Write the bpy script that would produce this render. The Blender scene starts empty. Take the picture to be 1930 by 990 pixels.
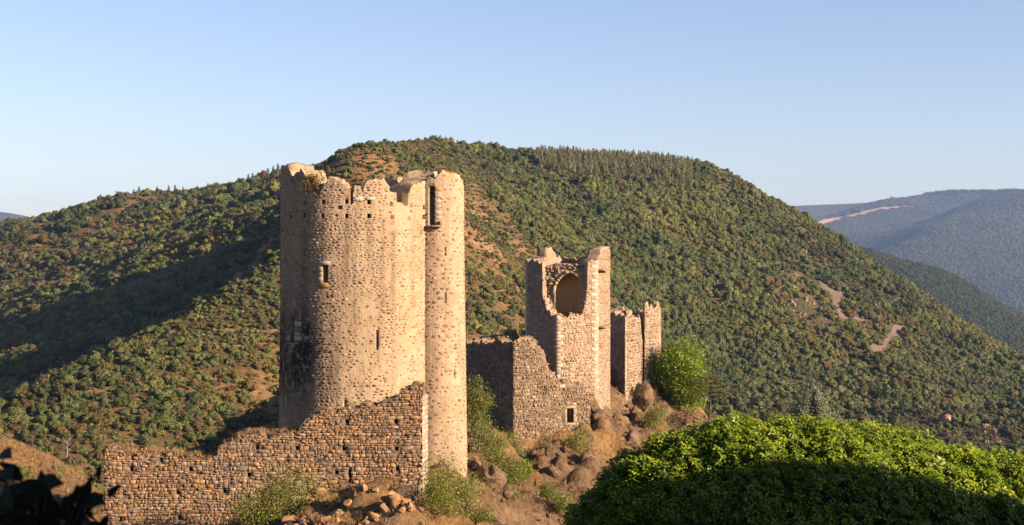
import bpy, math, random
import numpy as np
from mathutils import Vector, Matrix

# ---------------------------------------------------------------- camera, sky, sun, exposure
SC = bpy.context.scene
COL = SC.collection
F, CX, CY = 2651.0, 965.0, 495.0            # focal length in photo pixels, principal point
SUN_AZ, SUN_EL = 62.0, 20.0                 # azimuth measured from the camera's back towards its right hand
cam_d = bpy.data.cameras.new('camera'); cam = bpy.data.objects.new('camera', cam_d); COL.objects.link(cam)
cam_d.sensor_width = 36.0; cam_d.lens = F / 1930.0 * 36.0
cam_d.clip_start = 0.1; cam_d.clip_end = 20000
cam.rotation_euler = (math.pi / 2, 0, 0)
cam_d.dof.use_dof = True; cam_d.dof.focus_distance = 100.0; cam_d.dof.aperture_fstop = 9.0
SC.camera = cam
_az, _el = math.radians(SUN_AZ), math.radians(SUN_EL)
SUN = np.array([math.sin(_az) * math.cos(_el), -math.cos(_az) * math.cos(_el), math.sin(_el)])
W = bpy.data.worlds.new('World'); SC.world = W; W.use_nodes = True
wn = W.node_tree.nodes; wl = W.node_tree.links
sky = wn.new('ShaderNodeTexSky'); sky.sky_type = 'NISHITA'; sky.sun_disc = False
sky.sun_elevation = _el; sky.sun_rotation = math.atan2(SUN[0], SUN[1])
sky.air_density = 1.0; sky.dust_density = 0.75; sky.ozone_density = 2.1; sky.altitude = 300
wn['Background'].inputs['Strength'].default_value = 0.05
tn = wn.new('ShaderNodeMix'); tn.data_type = 'RGBA'; tn.blend_type = 'MULTIPLY'; tn.inputs[0].default_value = 1.0
tn.inputs[7].default_value = (1.10, 0.97, 1.03, 1)          # the photograph's slightly lavender white balance
wl.new(sky.outputs[0], tn.inputs[6]); wl.new(tn.outputs[2], wn['Background'].inputs['Color'])
sl = bpy.data.lights.new('sun', 'SUN'); sl.energy = 5.0; sl.angle = math.radians(0.5); sl.color = (1.0, 0.745, 0.52)
so = bpy.data.objects.new('sun', sl); COL.objects.link(so)
so.rotation_euler = Vector(SUN).to_track_quat('Z', 'Y').to_euler()
so.location = (60, -30, 60)
vs = SC.view_settings
vs.view_transform = 'Standard'; vs.look = 'None'; vs.exposure = 1.83; vs.gamma = 1.0; vs.use_curve_mapping = False
SC.cycles.max_bounces = 6; SC.cycles.diffuse_bounces = 4; SC.cycles.transmission_bounces = 3; SC.cycles.volume_bounces = 0
SC.cycles.use_denoising = True

rng = np.random.default_rng(11)
random.seed(5)

# ---------------------------------------------------------------- helpers
def P(px, py, D):
    return np.array([(px - CX) / F * D, D, (CY - py) / F * D])

def _hash(ix, iy, iz, seed):
    n = (ix.astype(np.int64) * 374761393 + iy.astype(np.int64) * 668265263 + iz.astype(np.int64) * 1274126177 + seed * 974711) & 0xffffffff
    n = ((n ^ (n >> 13)) * 1274126177) & 0xffffffff
    n = ((n ^ (n >> 16)) * 2246822519) & 0xffffffff
    return ((n ^ (n >> 15)) & 0xffffff) / float(0xffffff)

def vnoise(x, y, z=None, seed=0):
    x = np.asarray(x, float); y = np.asarray(y, float)
    z = np.zeros_like(x) if z is None else np.asarray(z, float)
    ix, iy, iz = np.floor(x), np.floor(y), np.floor(z)
    fx, fy, fz = x - ix, y - iy, z - iz
    sx, sy, sz = (f * f * (3 - 2 * f) for f in (fx, fy, fz))
    r = 0
    for a in (0, 1):
        for b in (0, 1):
            for c in (0, 1):
                r = r + _hash(ix + a, iy + b, iz + c, seed) * (sx if a else 1 - sx) * (sy if b else 1 - sy) * (sz if c else 1 - sz)
    return r * 2 - 1

def fbm(x, y, z=None, o=4, seed=0, g=0.5):
    s, a, f = 0, 1.0, 1.0
    for k in range(o):
        s = s + a * vnoise(np.asarray(x) * f, np.asarray(y) * f, None if z is None else np.asarray(z) * f, seed + k * 17)
        a *= g; f *= 2.03
    return s

def mesh_np(name, V, Fs, mat=None, smooth=False, attrs=None):
    """V (n,3); Fs list of int arrays (k,m) or ragged lists; attrs name -> (n,3) colours or (n,) floats per point"""
    me = bpy.data.meshes.new(name)
    loops, tot = [], []
    for f in Fs:
        if isinstance(f, np.ndarray):
            if len(f) == 0: continue
            loops.append(f.astype(np.int32).ravel()); tot.append(np.full(len(f), f.shape[1], np.int32))
        else:
            for g in f:
                loops.append(np.asarray(g, np.int32)); tot.append(np.array([len(g)], np.int32))
    loops = np.concatenate(loops); tot = np.concatenate(tot)
    V = np.asarray(V, np.float32)
    me.vertices.add(len(V)); me.vertices.foreach_set('co', V.ravel())
    me.loops.add(len(loops)); me.loops.foreach_set('vertex_index', loops)
    me.polygons.add(len(tot)); me.polygons.foreach_set('loop_start', np.concatenate([[0], np.cumsum(tot)[:-1]]).astype(np.int32))
    me.polygons.foreach_set('loop_total', tot)
    if smooth: me.polygons.foreach_set('use_smooth', np.ones(len(tot), bool))
    me.update(calc_edges=True)
    for k, a in (attrs or {}).items():
        a = np.asarray(a, np.float32)
        if a.ndim == 1:
            at = me.attributes.new(k, 'FLOAT', 'POINT'); at.data.foreach_set('value', a)
        else:
            at = me.attributes.new(k, 'FLOAT_COLOR', 'POINT')
            at.data.foreach_set('color', np.concatenate([a, np.ones((len(a), 1), np.float32)], 1).ravel())
    me.validate()
    if mat: me.materials.append(mat)
    return me

def link(name, me, parent=None, loc=None):
    o = bpy.data.objects.new(name, me); COL.objects.link(o)
    if loc is not None: o.location = loc
    if parent is not None: o.parent = parent
    return o

def empty(name, loc):
    o = bpy.data.objects.new(name, None); COL.objects.link(o); o.location = loc; o.empty_display_size = 0.5
    return o

def tag(o, label=None, cat=None, group=None, kind=None):
    if label: o['label'] = label
    if cat: o['category'] = cat
    if group: o['group'] = group
    if kind: o['kind'] = kind
    return o

KA = 0.475      # reflectance scale: keeps every surface in its real-world range at this exposure
class Tree:
    """tiny node-tree builder"""
    def __init__(s, name, rough=0.9):
        s.m = bpy.data.materials.new(name); s.m.use_nodes = True
        s.t = s.m.node_tree; s.n = s.t.nodes; s.b = s.n['Principled BSDF']
        s.b.inputs['Roughness'].default_value = rough
        s.b.inputs['Specular IOR Level'].default_value = 0.15
        s.tc = s.n.new('ShaderNodeTexCoord')
    def L(s, a, b): s.t.links.new(a, b)
    def noise(s, scale, detail=4, vec=None, rough=0.6, stretch=None):
        n = s.n.new('ShaderNodeTexNoise'); n.inputs['Scale'].default_value = scale; n.inputs['Detail'].default_value = detail
        n.inputs['Roughness'].default_value = rough
        v = vec or s.tc.outputs['Object']
        if stretch:
            m = s.n.new('ShaderNodeMapping'); m.inputs['Scale'].default_value = stretch; s.L(v, m.inputs[0]); v = m.outputs[0]
        s.L(v, n.inputs['Vector']); return n.outputs['Fac']
    def ramp(s, fac, stops):
        r = s.n.new('ShaderNodeValToRGB'); e = r.color_ramp.elements
        while len(e) < len(stops): e.new(0.5)
        for q, (p, c) in zip(e, stops):
            q.position = p; q.color = (c[0], c[1], c[2], 1) if not isinstance(c, (int, float)) else (c, c, c, 1)
        s.L(fac, r.inputs[0]); return r.outputs[0]
    def mix(s, fac, a, b, mode='MIX'):
        m = s.n.new('ShaderNodeMix'); m.data_type = 'RGBA'; m.blend_type = mode
        for sock, v in ((m.inputs[0], fac), (m.inputs[6], a), (m.inputs[7], b)):
            if isinstance(v, (int, float)): sock.default_value = v
            elif isinstance(v, tuple): sock.default_value = (*v, 1)
            else: s.L(v, sock)
        return m.outputs[2]
    def attr(s, name, typ='GEOMETRY', out='Color'):
        a = s.n.new('ShaderNodeAttribute'); a.attribute_name = name; a.attribute_type = typ; return a.outputs[out]
    def bump(s, h, strength=0.5, dist=0.05):
        b = s.n.new('ShaderNodeBump'); b.inputs['Strength'].default_value = strength; b.inputs['Distance'].default_value = dist
        s.L(h, b.inputs['Height']); s.L(b.outputs[0], s.b.inputs['Normal'])
    def color(s, c): s.L(s.mix(1.0, c, (KA, KA, KA), 'MULTIPLY'), s.b.inputs['Base Color'])
    def leafy(s, c, trans=0.3):
        """diffuse + translucent leaf"""
        out = s.n['Material Output']; mx = s.n.new('ShaderNodeMixShader'); tr = s.n.new('ShaderNodeBsdfTranslucent')
        mx.inputs[0].default_value = trans
        s.color(c); s.L(s.mix(1.0, c, (KA, KA, KA), 'MULTIPLY'), tr.inputs['Color'])
        s.L(s.b.outputs[0], mx.inputs[1]); s.L(tr.outputs[0], mx.inputs[2]); s.L(mx.outputs[0], out.inputs['Surface'])

# ---------------------------------------------------------------- materials
def m_stone(name, scale=9.0, lichen=0.0, bumpd=0.03):
    t = Tree(name); c = t.attr('col')
    v = t.ramp(t.noise(scale, 5), [(0.25, 0.62), (0.75, 1.25)])
    c = t.mix(1.0, c, v, 'MULTIPLY')
    if lichen:
        f = t.ramp(t.noise(2.2, 5, rough=0.7), [(0.60 - lichen * 0.14, 0.0), (0.68 - lichen * 0.14, 1.0)])
        c = t.mix(f, c, (0.50, 0.25, 0.06))
        f2 = t.ramp(t.noise(3.7, 4, vec=t.tc.outputs['Generated']), [(0.60, 0.0), (0.70, 0.8)])
        c = t.mix(f2, c, (0.48, 0.41, 0.33))
    t.color(c); t.bump(t.noise(scale * 2, 6, rough=0.7), 0.7, bumpd); return t.m

def m_mortar(name, base, dark, light, scale=1.1, streak=0.5):
    t = Tree(name)
    n1 = t.noise(scale, 6, rough=0.65)
    c = t.ramp(n1, [(0.28, dark), (0.5, base), (0.75, light)])
    fine = t.ramp(t.noise(11, 4, rough=0.6), [(0.3, 0.82), (0.7, 1.1)])
    c = t.mix(1.0, c, fine, 'MULTIPLY')
    st = t.ramp(t.noise(1.0, 5, stretch=(1.5, 1.5, 0.10)), [(0.50, 0.0), (0.66, streak)])
    c = t.mix(st, c, (0.30, 0.25, 0.17))
    a = t.attr('stain', out='Fac')
    na = t.noise(2.6, 5, rough=0.7)
    mth = t.n.new('ShaderNodeMath'); mth.operation = 'MULTIPLY'; t.L(a, mth.inputs[0]); t.L(t.ramp(na, [(0.36, 0.0), (0.52, 1.0)]), mth.inputs[1])
    c = t.mix(mth.outputs[0], c, (0.035, 0.030, 0.028))
    t.color(c); t.bump(t.noise(6, 7, rough=0.65), 0.8, 0.09); return t.m

M = {}
M['tower_mortar'] = m_mortar('tower_mortar', (0.62, 0.455, 0.29), (0.47, 0.335, 0.205), (0.72, 0.56, 0.38))
M['rear_mortar'] = m_mortar('rear_mortar', (0.53, 0.385, 0.27), (0.41, 0.285, 0.19), (0.62, 0.47, 0.345))
M['wall_core'] = m_mortar('wall_core', (0.29, 0.20, 0.13), (0.19, 0.13, 0.09), (0.36, 0.26, 0.17), streak=0.2)
M['curtain_core'] = m_mortar('curtain_core', (0.33, 0.24, 0.16), (0.22, 0.16, 0.11), (0.42, 0.31, 0.21))
M['interior'] = m_mortar('interior', (0.85, 0.52, 0.20), (0.66, 0.38, 0.14), (0.95, 0.62, 0.28), scale=0.6, streak=0.2)
M['stone'] = m_stone('stone')
t = Tree('rock', 0.95); c = t.attr('col')
c = t.mix(1.0, c, t.ramp(t.noise(2.2, 8, rough=0.72), [(0.25, 0.35), (0.5, 1.0), (0.75, 1.75)]), 'MULTIPLY')
c = t.mix(t.ramp(t.noise(3.0, 6, rough=0.7, vec=t.tc.outputs['Generated']), [(0.56, 0.0), (0.66, 0.9)]), c, (0.46, 0.30, 0.15))
t.color(c); t.bump(t.noise(3.5, 10, rough=0.75), 1.0, 0.30); M['rock'] = t.m
M['lichen_stone'] = m_stone('lichen_stone', 4.0, 0.95)
M['cap_stone'] = m_stone('cap_stone', 6.0, 0.75)

def m_bush(name):
    t = Tree(name, 0.75)
    c = t.attr('tint', 'INSTANCER')
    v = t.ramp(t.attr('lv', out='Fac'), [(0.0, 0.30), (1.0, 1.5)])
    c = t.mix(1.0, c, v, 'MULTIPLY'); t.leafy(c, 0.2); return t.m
M['bush'] = m_bush('bush')

def m_leaf(name, dark, mid, light, trans=0.35, rough=0.5, spec=0.3):
    t = Tree(name, rough); t.b.inputs['Specular IOR Level'].default_value = spec
    c = t.ramp(t.attr('lv', out='Fac'), [(0.0, dark), (0.5, mid), (1.0, light)])
    t.leafy(c, trans); return t.m
M['ivy'] = m_leaf('crown_leaf', (0.06, 0.12, 0.004), (0.21, 0.32, 0.008), (0.50, 0.57, 0.03), 0.20, 0.45, 0.25)
M['leaf_bright'] = m_leaf('bright_leaf', (0.12, 0.20, 0.010), (0.28, 0.42, 0.02), (0.46, 0.60, 0.05))
M['leaf_olive'] = m_leaf('olive_leaf', (0.12, 0.15, 0.022), (0.28, 0.31, 0.05), (0.50, 0.48, 0.11))
M['leaf_pale'] = m_leaf('pale_leaf', (0.18, 0.20, 0.04), (0.38, 0.40, 0.09), (0.62, 0.58, 0.18))
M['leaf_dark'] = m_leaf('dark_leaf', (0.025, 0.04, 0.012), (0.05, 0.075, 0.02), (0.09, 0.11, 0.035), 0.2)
M['leaf_autumn'] = m_leaf('autumn_leaf', (0.10, 0.11, 0.02), (0.22, 0.19, 0.04), (0.45, 0.14, 0.04))
M['leaf_dry'] = m_leaf('dry_leaf', (0.16, 0.10, 0.06), (0.26, 0.17, 0.10), (0.36, 0.24, 0.13), 0.2)
M['needle'] = m_leaf('needle', (0.09, 0.11, 0.03), (0.18, 0.20, 0.05), (0.30, 0.30, 0.09), 0.15)
M['cedar'] = m_leaf('cedar_needle', (0.20, 0.24, 0.12), (0.34, 0.38, 0.21), (0.52, 0.55, 0.33), 0.15)
M['grass'] = m_leaf('dry_grass', (0.30, 0.17, 0.07), (0.46, 0.28, 0.12), (0.62, 0.42, 0.22), 0.3)
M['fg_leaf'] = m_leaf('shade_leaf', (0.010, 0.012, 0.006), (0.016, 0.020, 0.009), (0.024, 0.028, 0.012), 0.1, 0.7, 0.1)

def plain(name, c, scale=6, rough=0.85, var=0.35):
    t = Tree(name, rough); n = t.noise(scale, 5)
    t.color(t.ramp(n, [(0.25, tuple(x * (1 - var) for x in c)), (0.75, tuple(min(1, x * (1 + var)) for x in c))]))
    t.bump(n, 0.5, 0.03); return t.m
M['bark'] = plain('bark', (0.11, 0.075, 0.05), 12)
M['bare_wood'] = plain('bare_wood', (0.36, 0.31, 0.26), 12)
M['twig'] = plain('twig', (0.16, 0.11, 0.07), 12)
M['iron'] = plain('iron', (0.03, 0.03, 0.035), 9, 0.5)
M['tarp'] = plain('tarp', (0.02, 0.05, 0.13), 5, 0.5)
M['plaster'] = plain('plaster', (0.60, 0.38, 0.27), 1.5, 0.9, 0.12)
M['roof_tile'] = plain('roof_tile', (0.36, 0.16, 0.09), 5)
M['scree'] = plain('scree', (0.24, 0.175, 0.135), 1.5, 0.95, 0.3)
M['cliff'] = plain('cliff', (0.42, 0.30, 0.21), 0.6, 0.95, 0.4)

# hill ground: dry soil, tawny grass and low dark cover
t = Tree('hill_ground', 0.95)
c = t.ramp(t.noise(0.035, 6), [(0.30, (0.075, 0.072, 0.026)), (0.45, (0.17, 0.115, 0.045)), (0.58, (0.34, 0.195, 0.09)), (0.8, (0.42, 0.265, 0.14))])
c = t.mix(t.attr('rust', out='Fac'), (0.115, 0.105, 0.045), c)
c = t.mix(1.0, c, t.ramp(t.noise(0.6, 5), [(0.3, 0.55), (0.7, 1.3)]), 'MULTIPLY')
t.color(c); t.bump(t.noise(0.5, 6, rough=0.7), 0.8, 0.6); M['hill'] = t.m
t = Tree('far_ground', 0.95)
c = t.ramp(t.noise(0.02, 6), [(0.3, (0.05, 0.06, 0.03)), (0.7, (0.13, 0.115, 0.06))])
c = t.mix(t.attr('bare', out='Fac'), c, (0.80, 0.48, 0.30)); t.color(c); M['far'] = t.m
# crag: rock and dry grass
t = Tree('crag_rock', 0.92)
rock = t.ramp(t.noise(0.9, 7, rough=0.7), [(0.28, (0.14, 0.092, 0.055)), (0.5, (0.37, 0.24, 0.13)), (0.72, (0.58, 0.40, 0.22))])
grs = t.ramp(t.noise(2.5, 5), [(0.3, (0.42, 0.23, 0.09)), (0.7, (0.70, 0.44, 0.18))])
g = t.n.new('ShaderNodeNewGeometry'); sp = t.n.new('ShaderNodeSeparateXYZ'); t.L(g.outputs['True Normal'], sp.inputs[0])
ma = t.n.new('ShaderNodeMath'); ma.operation = 'ADD'; t.L(sp.outputs['Z'], ma.inputs[0])
mb = t.n.new('ShaderNodeMath'); mb.operation = 'MULTIPLY'; t.L(t.noise(0.7, 5), mb.inputs[0]); mb.inputs[1].default_value = 0.8; t.L(mb.outputs[0], ma.inputs[1])
c = t.mix(t.ramp(ma.outputs[0], [(1.12, 0.0), (1.26, 1.0)]), rock, grs)
lf = t.ramp(t.noise(1.9, 5, rough=0.7), [(0.64, 0.0), (0.69, 0.85)])
c = t.mix(lf, c, (0.60, 0.25, 0.05))
c = t.mix(t.attr('grassy', out='Fac'), c, grs)
c = t.mix(1.0, c, t.ramp(t.noise(3.3, 8, rough=0.75), [(0.3, 0.5), (0.7, 1.4)]), 'MULTIPLY')
t.color(c); t.bump(t.noise(1.6, 10, rough=0.78), 1.0, 0.6); M['crag'] = t.m

# ---------------------------------------------------------------- terrain
class TPS:
    def __init__(s, pts, lam=1e-3, scale=100.0):
        pts = np.asarray(pts, float); s.sc = scale; s.c = pts[:, :2] / scale; n = len(pts)
        K = s.k(s.c, s.c) + lam * np.eye(n); Q = np.c_[np.ones(n), s.c]
        A = np.zeros((n + 3, n + 3)); A[:n, :n] = K; A[:n, n:] = Q; A[n:, :n] = Q.T
        s.w = np.linalg.solve(A, np.r_[pts[:, 2], 0, 0, 0])
    @staticmethod
    def k(a, b):
        r2 = ((a[:, None] - b[None]) ** 2).sum(-1); return 0.5 * r2 * np.log(r2 + 1e-12)
    def __call__(s, x, y):
        q = np.c_[np.ravel(x), np.ravel(y)] / s.sc; out = np.empty(len(q))
        for i in range(0, len(q), 40000):
            b = q[i:i + 40000]; out[i:i + 40000] = s.k(b, s.c) @ s.w[:-3] + s.w[-3] + b @ s.w[-2:]
        return out.reshape(np.shape(x))

sky_pts = [(-500, 470, 790), (-200, 445, 800), (0, 420, 800), (150, 394, 800), (260, 366, 795), (400, 347, 785), (470, 337, 780), (540, 314, 768), (610, 298, 760),
           (700, 276, 740), (820, 264, 755), (950, 284, 765), (1100, 297, 790), (1290, 300, 800), (1400, 334, 785), (1500, 394, 765), (1600, 460, 745),
           (1700, 530, 725), (1800, 600, 705), (1930, 682, 685), (2200, 830, 640), (2600, 900, 600)]
sky_pts = [(a, b + (9 if a < 560 else 5), d) for a, b, d in sky_pts]
main_pts = [P(*q) for q in sky_pts]
for q in sky_pts:
    w = P(q[0], q[1], q[2]); back = P(q[0], q[1], q[2] * 1.22); main_pts.append(np.array([back[0], back[1], w[2] - 38]))
hill_ctrl = [
    # left slope above the ravine, raked by the low sun
    (250, 430, 715), (100, 480, 710), (-100, 540, 715), (400, 385, 710),
    (530, 345, 705), (400, 425, 645), (230, 505, 625), (100, 565, 620), (0, 605, 625), (-200, 680, 630), (-400, 740, 640),
    (460, 470, 535), (300, 560, 505), (150, 640, 495), (0, 690, 500), (-200, 760, 505),
    # ravine floor (hidden behind the spur)
    (600, 455, 500), (540, 505, 445), (450, 582, 410), (330, 657, 390), (200, 732, 378), (90, 797, 366), (-60, 870, 360), (-250, 930, 350),
    # spur crest
    (860, 334, 545), (780, 326, 530), (690, 330, 530), (620, 365, 495), (570, 410, 452), (530, 462, 412), (420, 549, 370), (300, 630, 338), (190, 697, 313), (80, 765, 292), (-60, 840, 275),
    # spur, near side
    (530, 600, 345), (420, 660, 325), (300, 720, 305), (480, 720, 310), (360, 790, 285), (180, 800, 280), (60, 840, 268), (250, 850, 266), (-150, 905, 258), (650, 600, 350),
    # second gully and the spur behind the round tower
    (600, 850, 285), (460, 905, 262), (340, 950, 248), (710, 780, 300),
    (960, 560, 390), (880, 605, 330), (790, 640, 296), (690, 697, 272), (580, 770, 252), (480, 845, 236),
    # slope right of the tower
    (900, 420, 500), (900, 520, 415), (980, 480, 480), (1050, 420, 620), (1100, 600, 500), (1200, 480, 610), (1200, 700, 470), (1350, 420, 700), (1350, 560, 600),
    (1350, 720, 490), (1480, 640, 570), (1500, 760, 480), (1500, 500, 680), (1620, 620, 610), (1620, 740, 520), (1750, 690, 590), (1750, 790, 480), (1900, 740, 560),
    (1900, 830, 440), (1600, 830, 430), (1930, 900, 390), (1700, 900, 380), (2300, 940, 380), (1400, 850, 430),
    # valley floor nearer the camera
    (1150, 900, 330), (1500, 1000, 300), (950, 900, 250), (1900, 1050, 290), (0, 1000, 232), (-300, 1050, 225), (300, 1100, 215), (800, 1150, 200), (1400, 1250, 200), (2200, 1200, 230),
]
main_pts += [P(*q) for q in hill_ctrl]
hill_f = TPS(main_pts, 2e-4)
def hill_z(x, y):
    z = hill_f(x, y)
    d = np.clip((np.asarray(y) - 200) / 250, 0.15, 1)
    c = np.asarray(x) * .845 + np.asarray(y) * .535; w = np.clip((np.asarray(x) + 40) / 60, 0, 1) * np.clip((np.asarray(y) - 380) / 120, 0, 1)
    z = z + w * 3.2 * fbm(c / 34.0 + .4 * vnoise(np.asarray(x) / 90, np.asarray(y) / 90, seed=6), np.asarray(y) / 400, o=2, seed=29)
    return z + d * (2.6 * fbm(x / 60.0, y / 60.0, o=3, seed=3) + 0.9 * fbm(x / 14.0, y / 14.0, o=3, seed=9))

def grid_mesh(name, X, Y, Z, mat, attrs=None, smooth=True):
    n, m = X.shape; I = np.arange(n * m).reshape(n, m)
    Fq = np.stack([I[:-1, :-1], I[1:, :-1], I[1:, 1:], I[:-1, 1:]], -1).reshape(-1, 4)
    return mesh_np(name, np.stack([X, Y, Z], -1).reshape(-1, 3), [Fq], mat, smooth, attrs)

# valley-and-hill sheet in polar strips
tan_a = np.linspace(-0.62, 0.62, 420); Dd = 150 * (1020 / 150.0) ** np.linspace(0, 1, 300)
Y = np.repeat(Dd[None], 420, 0); X = tan_a[:, None] * Y
Z = hill_z(X, Y)
hp_x, hp_y = CX + F * X / Y, CY - F * Z / Y
rust = np.clip((960 + (hp_y - 330) * .75 + 60 * fbm(X / 40, Y / 40, o=3, seed=88) - hp_x) / 120, .12, 1)
tag(link('hill', grid_mesh('hill', X, Y, Z, M['hill'], {'rust': rust.ravel()})), 'scrub covered hill with a rounded summit behind the castle', kind='structure')
HG = (tan_a, np.log(Dd), Z)
def hill_at(x, y):
    a = np.clip((x / y - tan_a[0]) / (tan_a[1] - tan_a[0]), 0, 418.999); b = np.clip((np.log(y) - HG[1][0]) / (HG[1][1] - HG[1][0]), 0, 298.999)
    i, j = a.astype(int), b.astype(int); fa, fb = a - i, b - j
    return (Z[i, j] * (1 - fa) * (1 - fb) + Z[i + 1, j] * fa * (1 - fb) + Z[i, j + 1] * (1 - fa) * fb + Z[i + 1, j + 1] * fa * fb)

# distant hills
def far_hill(name, sky, body, label, ymin, ymax, n=(220, 160), seed=0, tan_r=(-0.3, 0.6), amp=8.0, bare=None, ds=2.6):
    sky = [(a, b, c * ds) for a, b, c in sky]; body = [(a, b, c * ds) for a, b, c in body]; ymin *= ds; ymax *= ds; amp *= ds
    pts = [P(*q) for q in sky] + [P(*q) for q in body]
    for q in sky:
        w = P(*q); b = P(q[0], q[1], q[2] * 1.2); pts.append(np.array([b[0], b[1], w[2] - 0.06 * q[2]]))
    f = TPS(pts, 2e-4, 400.0 * ds)
    ta = np.linspace(*tan_r, n[0]); dd = ymin * (ymax / ymin) ** np.linspace(0, 1, n[1])
    Yf = np.repeat(dd[None], n[0], 0); Xf = ta[:, None] * Yf
    Zf = np.maximum(f(Xf, Yf), -390) + amp * fbm(Xf / 200 / ds, Yf / 200 / ds, o=4, seed=seed)
    at = None
    if bare is not None: at = {'bare': bare(CX + F * Xf / Yf, CY - F * Zf / Yf, Yf).ravel()}
    o = link(name, grid_mesh(name, Xf, Yf, Zf, M['far'], at)); tag(o, label, kind='structure')
    return ta, dd, Zf
def far_at(G, x, y):
    ta, dd, Zf = G; a = np.clip((x / y - ta[0]) / (ta[1] - ta[0]), 0, len(ta) - 1.001); b = np.clip(np.log(y / dd[0]) / np.log(dd[1] / dd[0]), 0, len(dd) - 1.001)
    i, j = a.astype(int), b.astype(int); fa, fb = a - i, b - j
    return (Zf[i, j] * (1 - fa) * (1 - fb) + Zf[i + 1, j] * fa * (1 - fb) + Zf[i, j + 1] * (1 - fa) * fb + Zf[i + 1, j + 1] * fa * fb)
def _bare(px, py, D):
    lx = np.array([1520, 1560, 1610, 1660, 1700, 1730]); ly = np.array([428, 417, 406, 394, 390, 390])
    yy = np.interp(px, lx, ly); m = (np.abs(py - yy) < 4.0 + 2.4 * vnoise(px / 9, py * 0, seed=4)) & (px > 1515) & (px < 1728) & (D < 2550 * 2.6)
    return m.astype(float)
FAR_A = far_hill('distant_hill', [(1300, 418, 2400), (1450, 418, 2420), (1560, 410, 2440), (1605, 398, 2450), (1640, 385, 2460), (1680, 376, 2480), (1760, 373, 2500), (1850, 370, 2500), (1930, 368, 2500), (2100, 362, 2500), (2500, 350, 2500)],
    [(1560, 420, 2250), (1620, 430, 2200), (1700, 420, 2240), (1620, 475, 1950), (1660, 478, 1930),
     (1720, 440, 2150), (1780, 415, 2280), (1830, 395, 2360),          # gully floor, hidden side
     (1690, 455, 1900), (1740, 430, 1960), (1800, 400, 2060), (1870, 378, 2180),   # near spur crest, lit right of it
     (1760, 500, 1760), (1850, 540, 1640), (1930, 500, 1750), (1930, 430, 1950), (2100, 480, 1750), (2100, 400, 2050), (1800, 600, 1500), (1930, 620, 1480), (1650, 560, 1600), (1500, 520, 1800), (2200, 620, 1450)],
    'hazy blue hill with a flat wooded top behind the right slope', 1350, 3050, seed=21, tan_r=(0.1, 0.62), amp=9.0, bare=_bare)
FAR_B = far_hill('middle_hill', [(1500, 470, 1180), (1640, 486, 1150), (1720, 508, 1120), (1790, 528, 1100), (1860, 575, 1070), (1930, 610, 1050), (2100, 690, 1000), (2400, 760, 950)],
    [(1700, 620, 980), (1800, 640, 960), (1930, 690, 920), (1930, 800, 800), (1700, 760, 850), (1500, 640, 980), (2200, 800, 820)],
    'dark wooded ridge in the valley below the hazy hill', 780, 1400, n=(160, 90), seed=33, tan_r=(0.15, 0.55), amp=5.0, ds=1.7)
far_hill('horizon_hill', [(-700, 360, 3000), (-300, 392, 3000), (-60, 403, 3000), (30, 409, 3000), (110, 424, 2950), (260, 450, 2900)],
    [(-300, 480, 2500), (0, 480, 2500), (300, 500, 2500), (-700, 500, 2500)], 'thin blue hill far off at the edge of the sky', 2300, 3600, n=(90, 50), seed=41, tan_r=(-0.65, -0.2), amp=5.0, ds=2.3)
far_hill('plateau_hill', [(1350, 389, 3100), (1450, 388, 3100), (1560, 387, 3100), (1650, 384, 3100), (1800, 400, 3100)],
    [(1450, 480, 2700), (1650, 480, 2700)], 'flat blue wooded plateau behind the dry track', 2600, 3700, n=(80, 40), seed=45, tan_r=(0.1, 0.4), amp=3.0, ds=2.3)
th = np.linspace(0, 2 * np.pi, 97)[:-1]
gv = np.array([[0, 0, -420]] + [[9500 * math.cos(a), 9500 * math.sin(a), -420] for a in th])
tag(link('ground', mesh_np('ground', gv, [np.array([[0, 1 + i, 1 + (i + 1) % 96] for i in range(96)])], M['far'])), 'low ground reaching out to the horizon', kind='structure')

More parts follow.
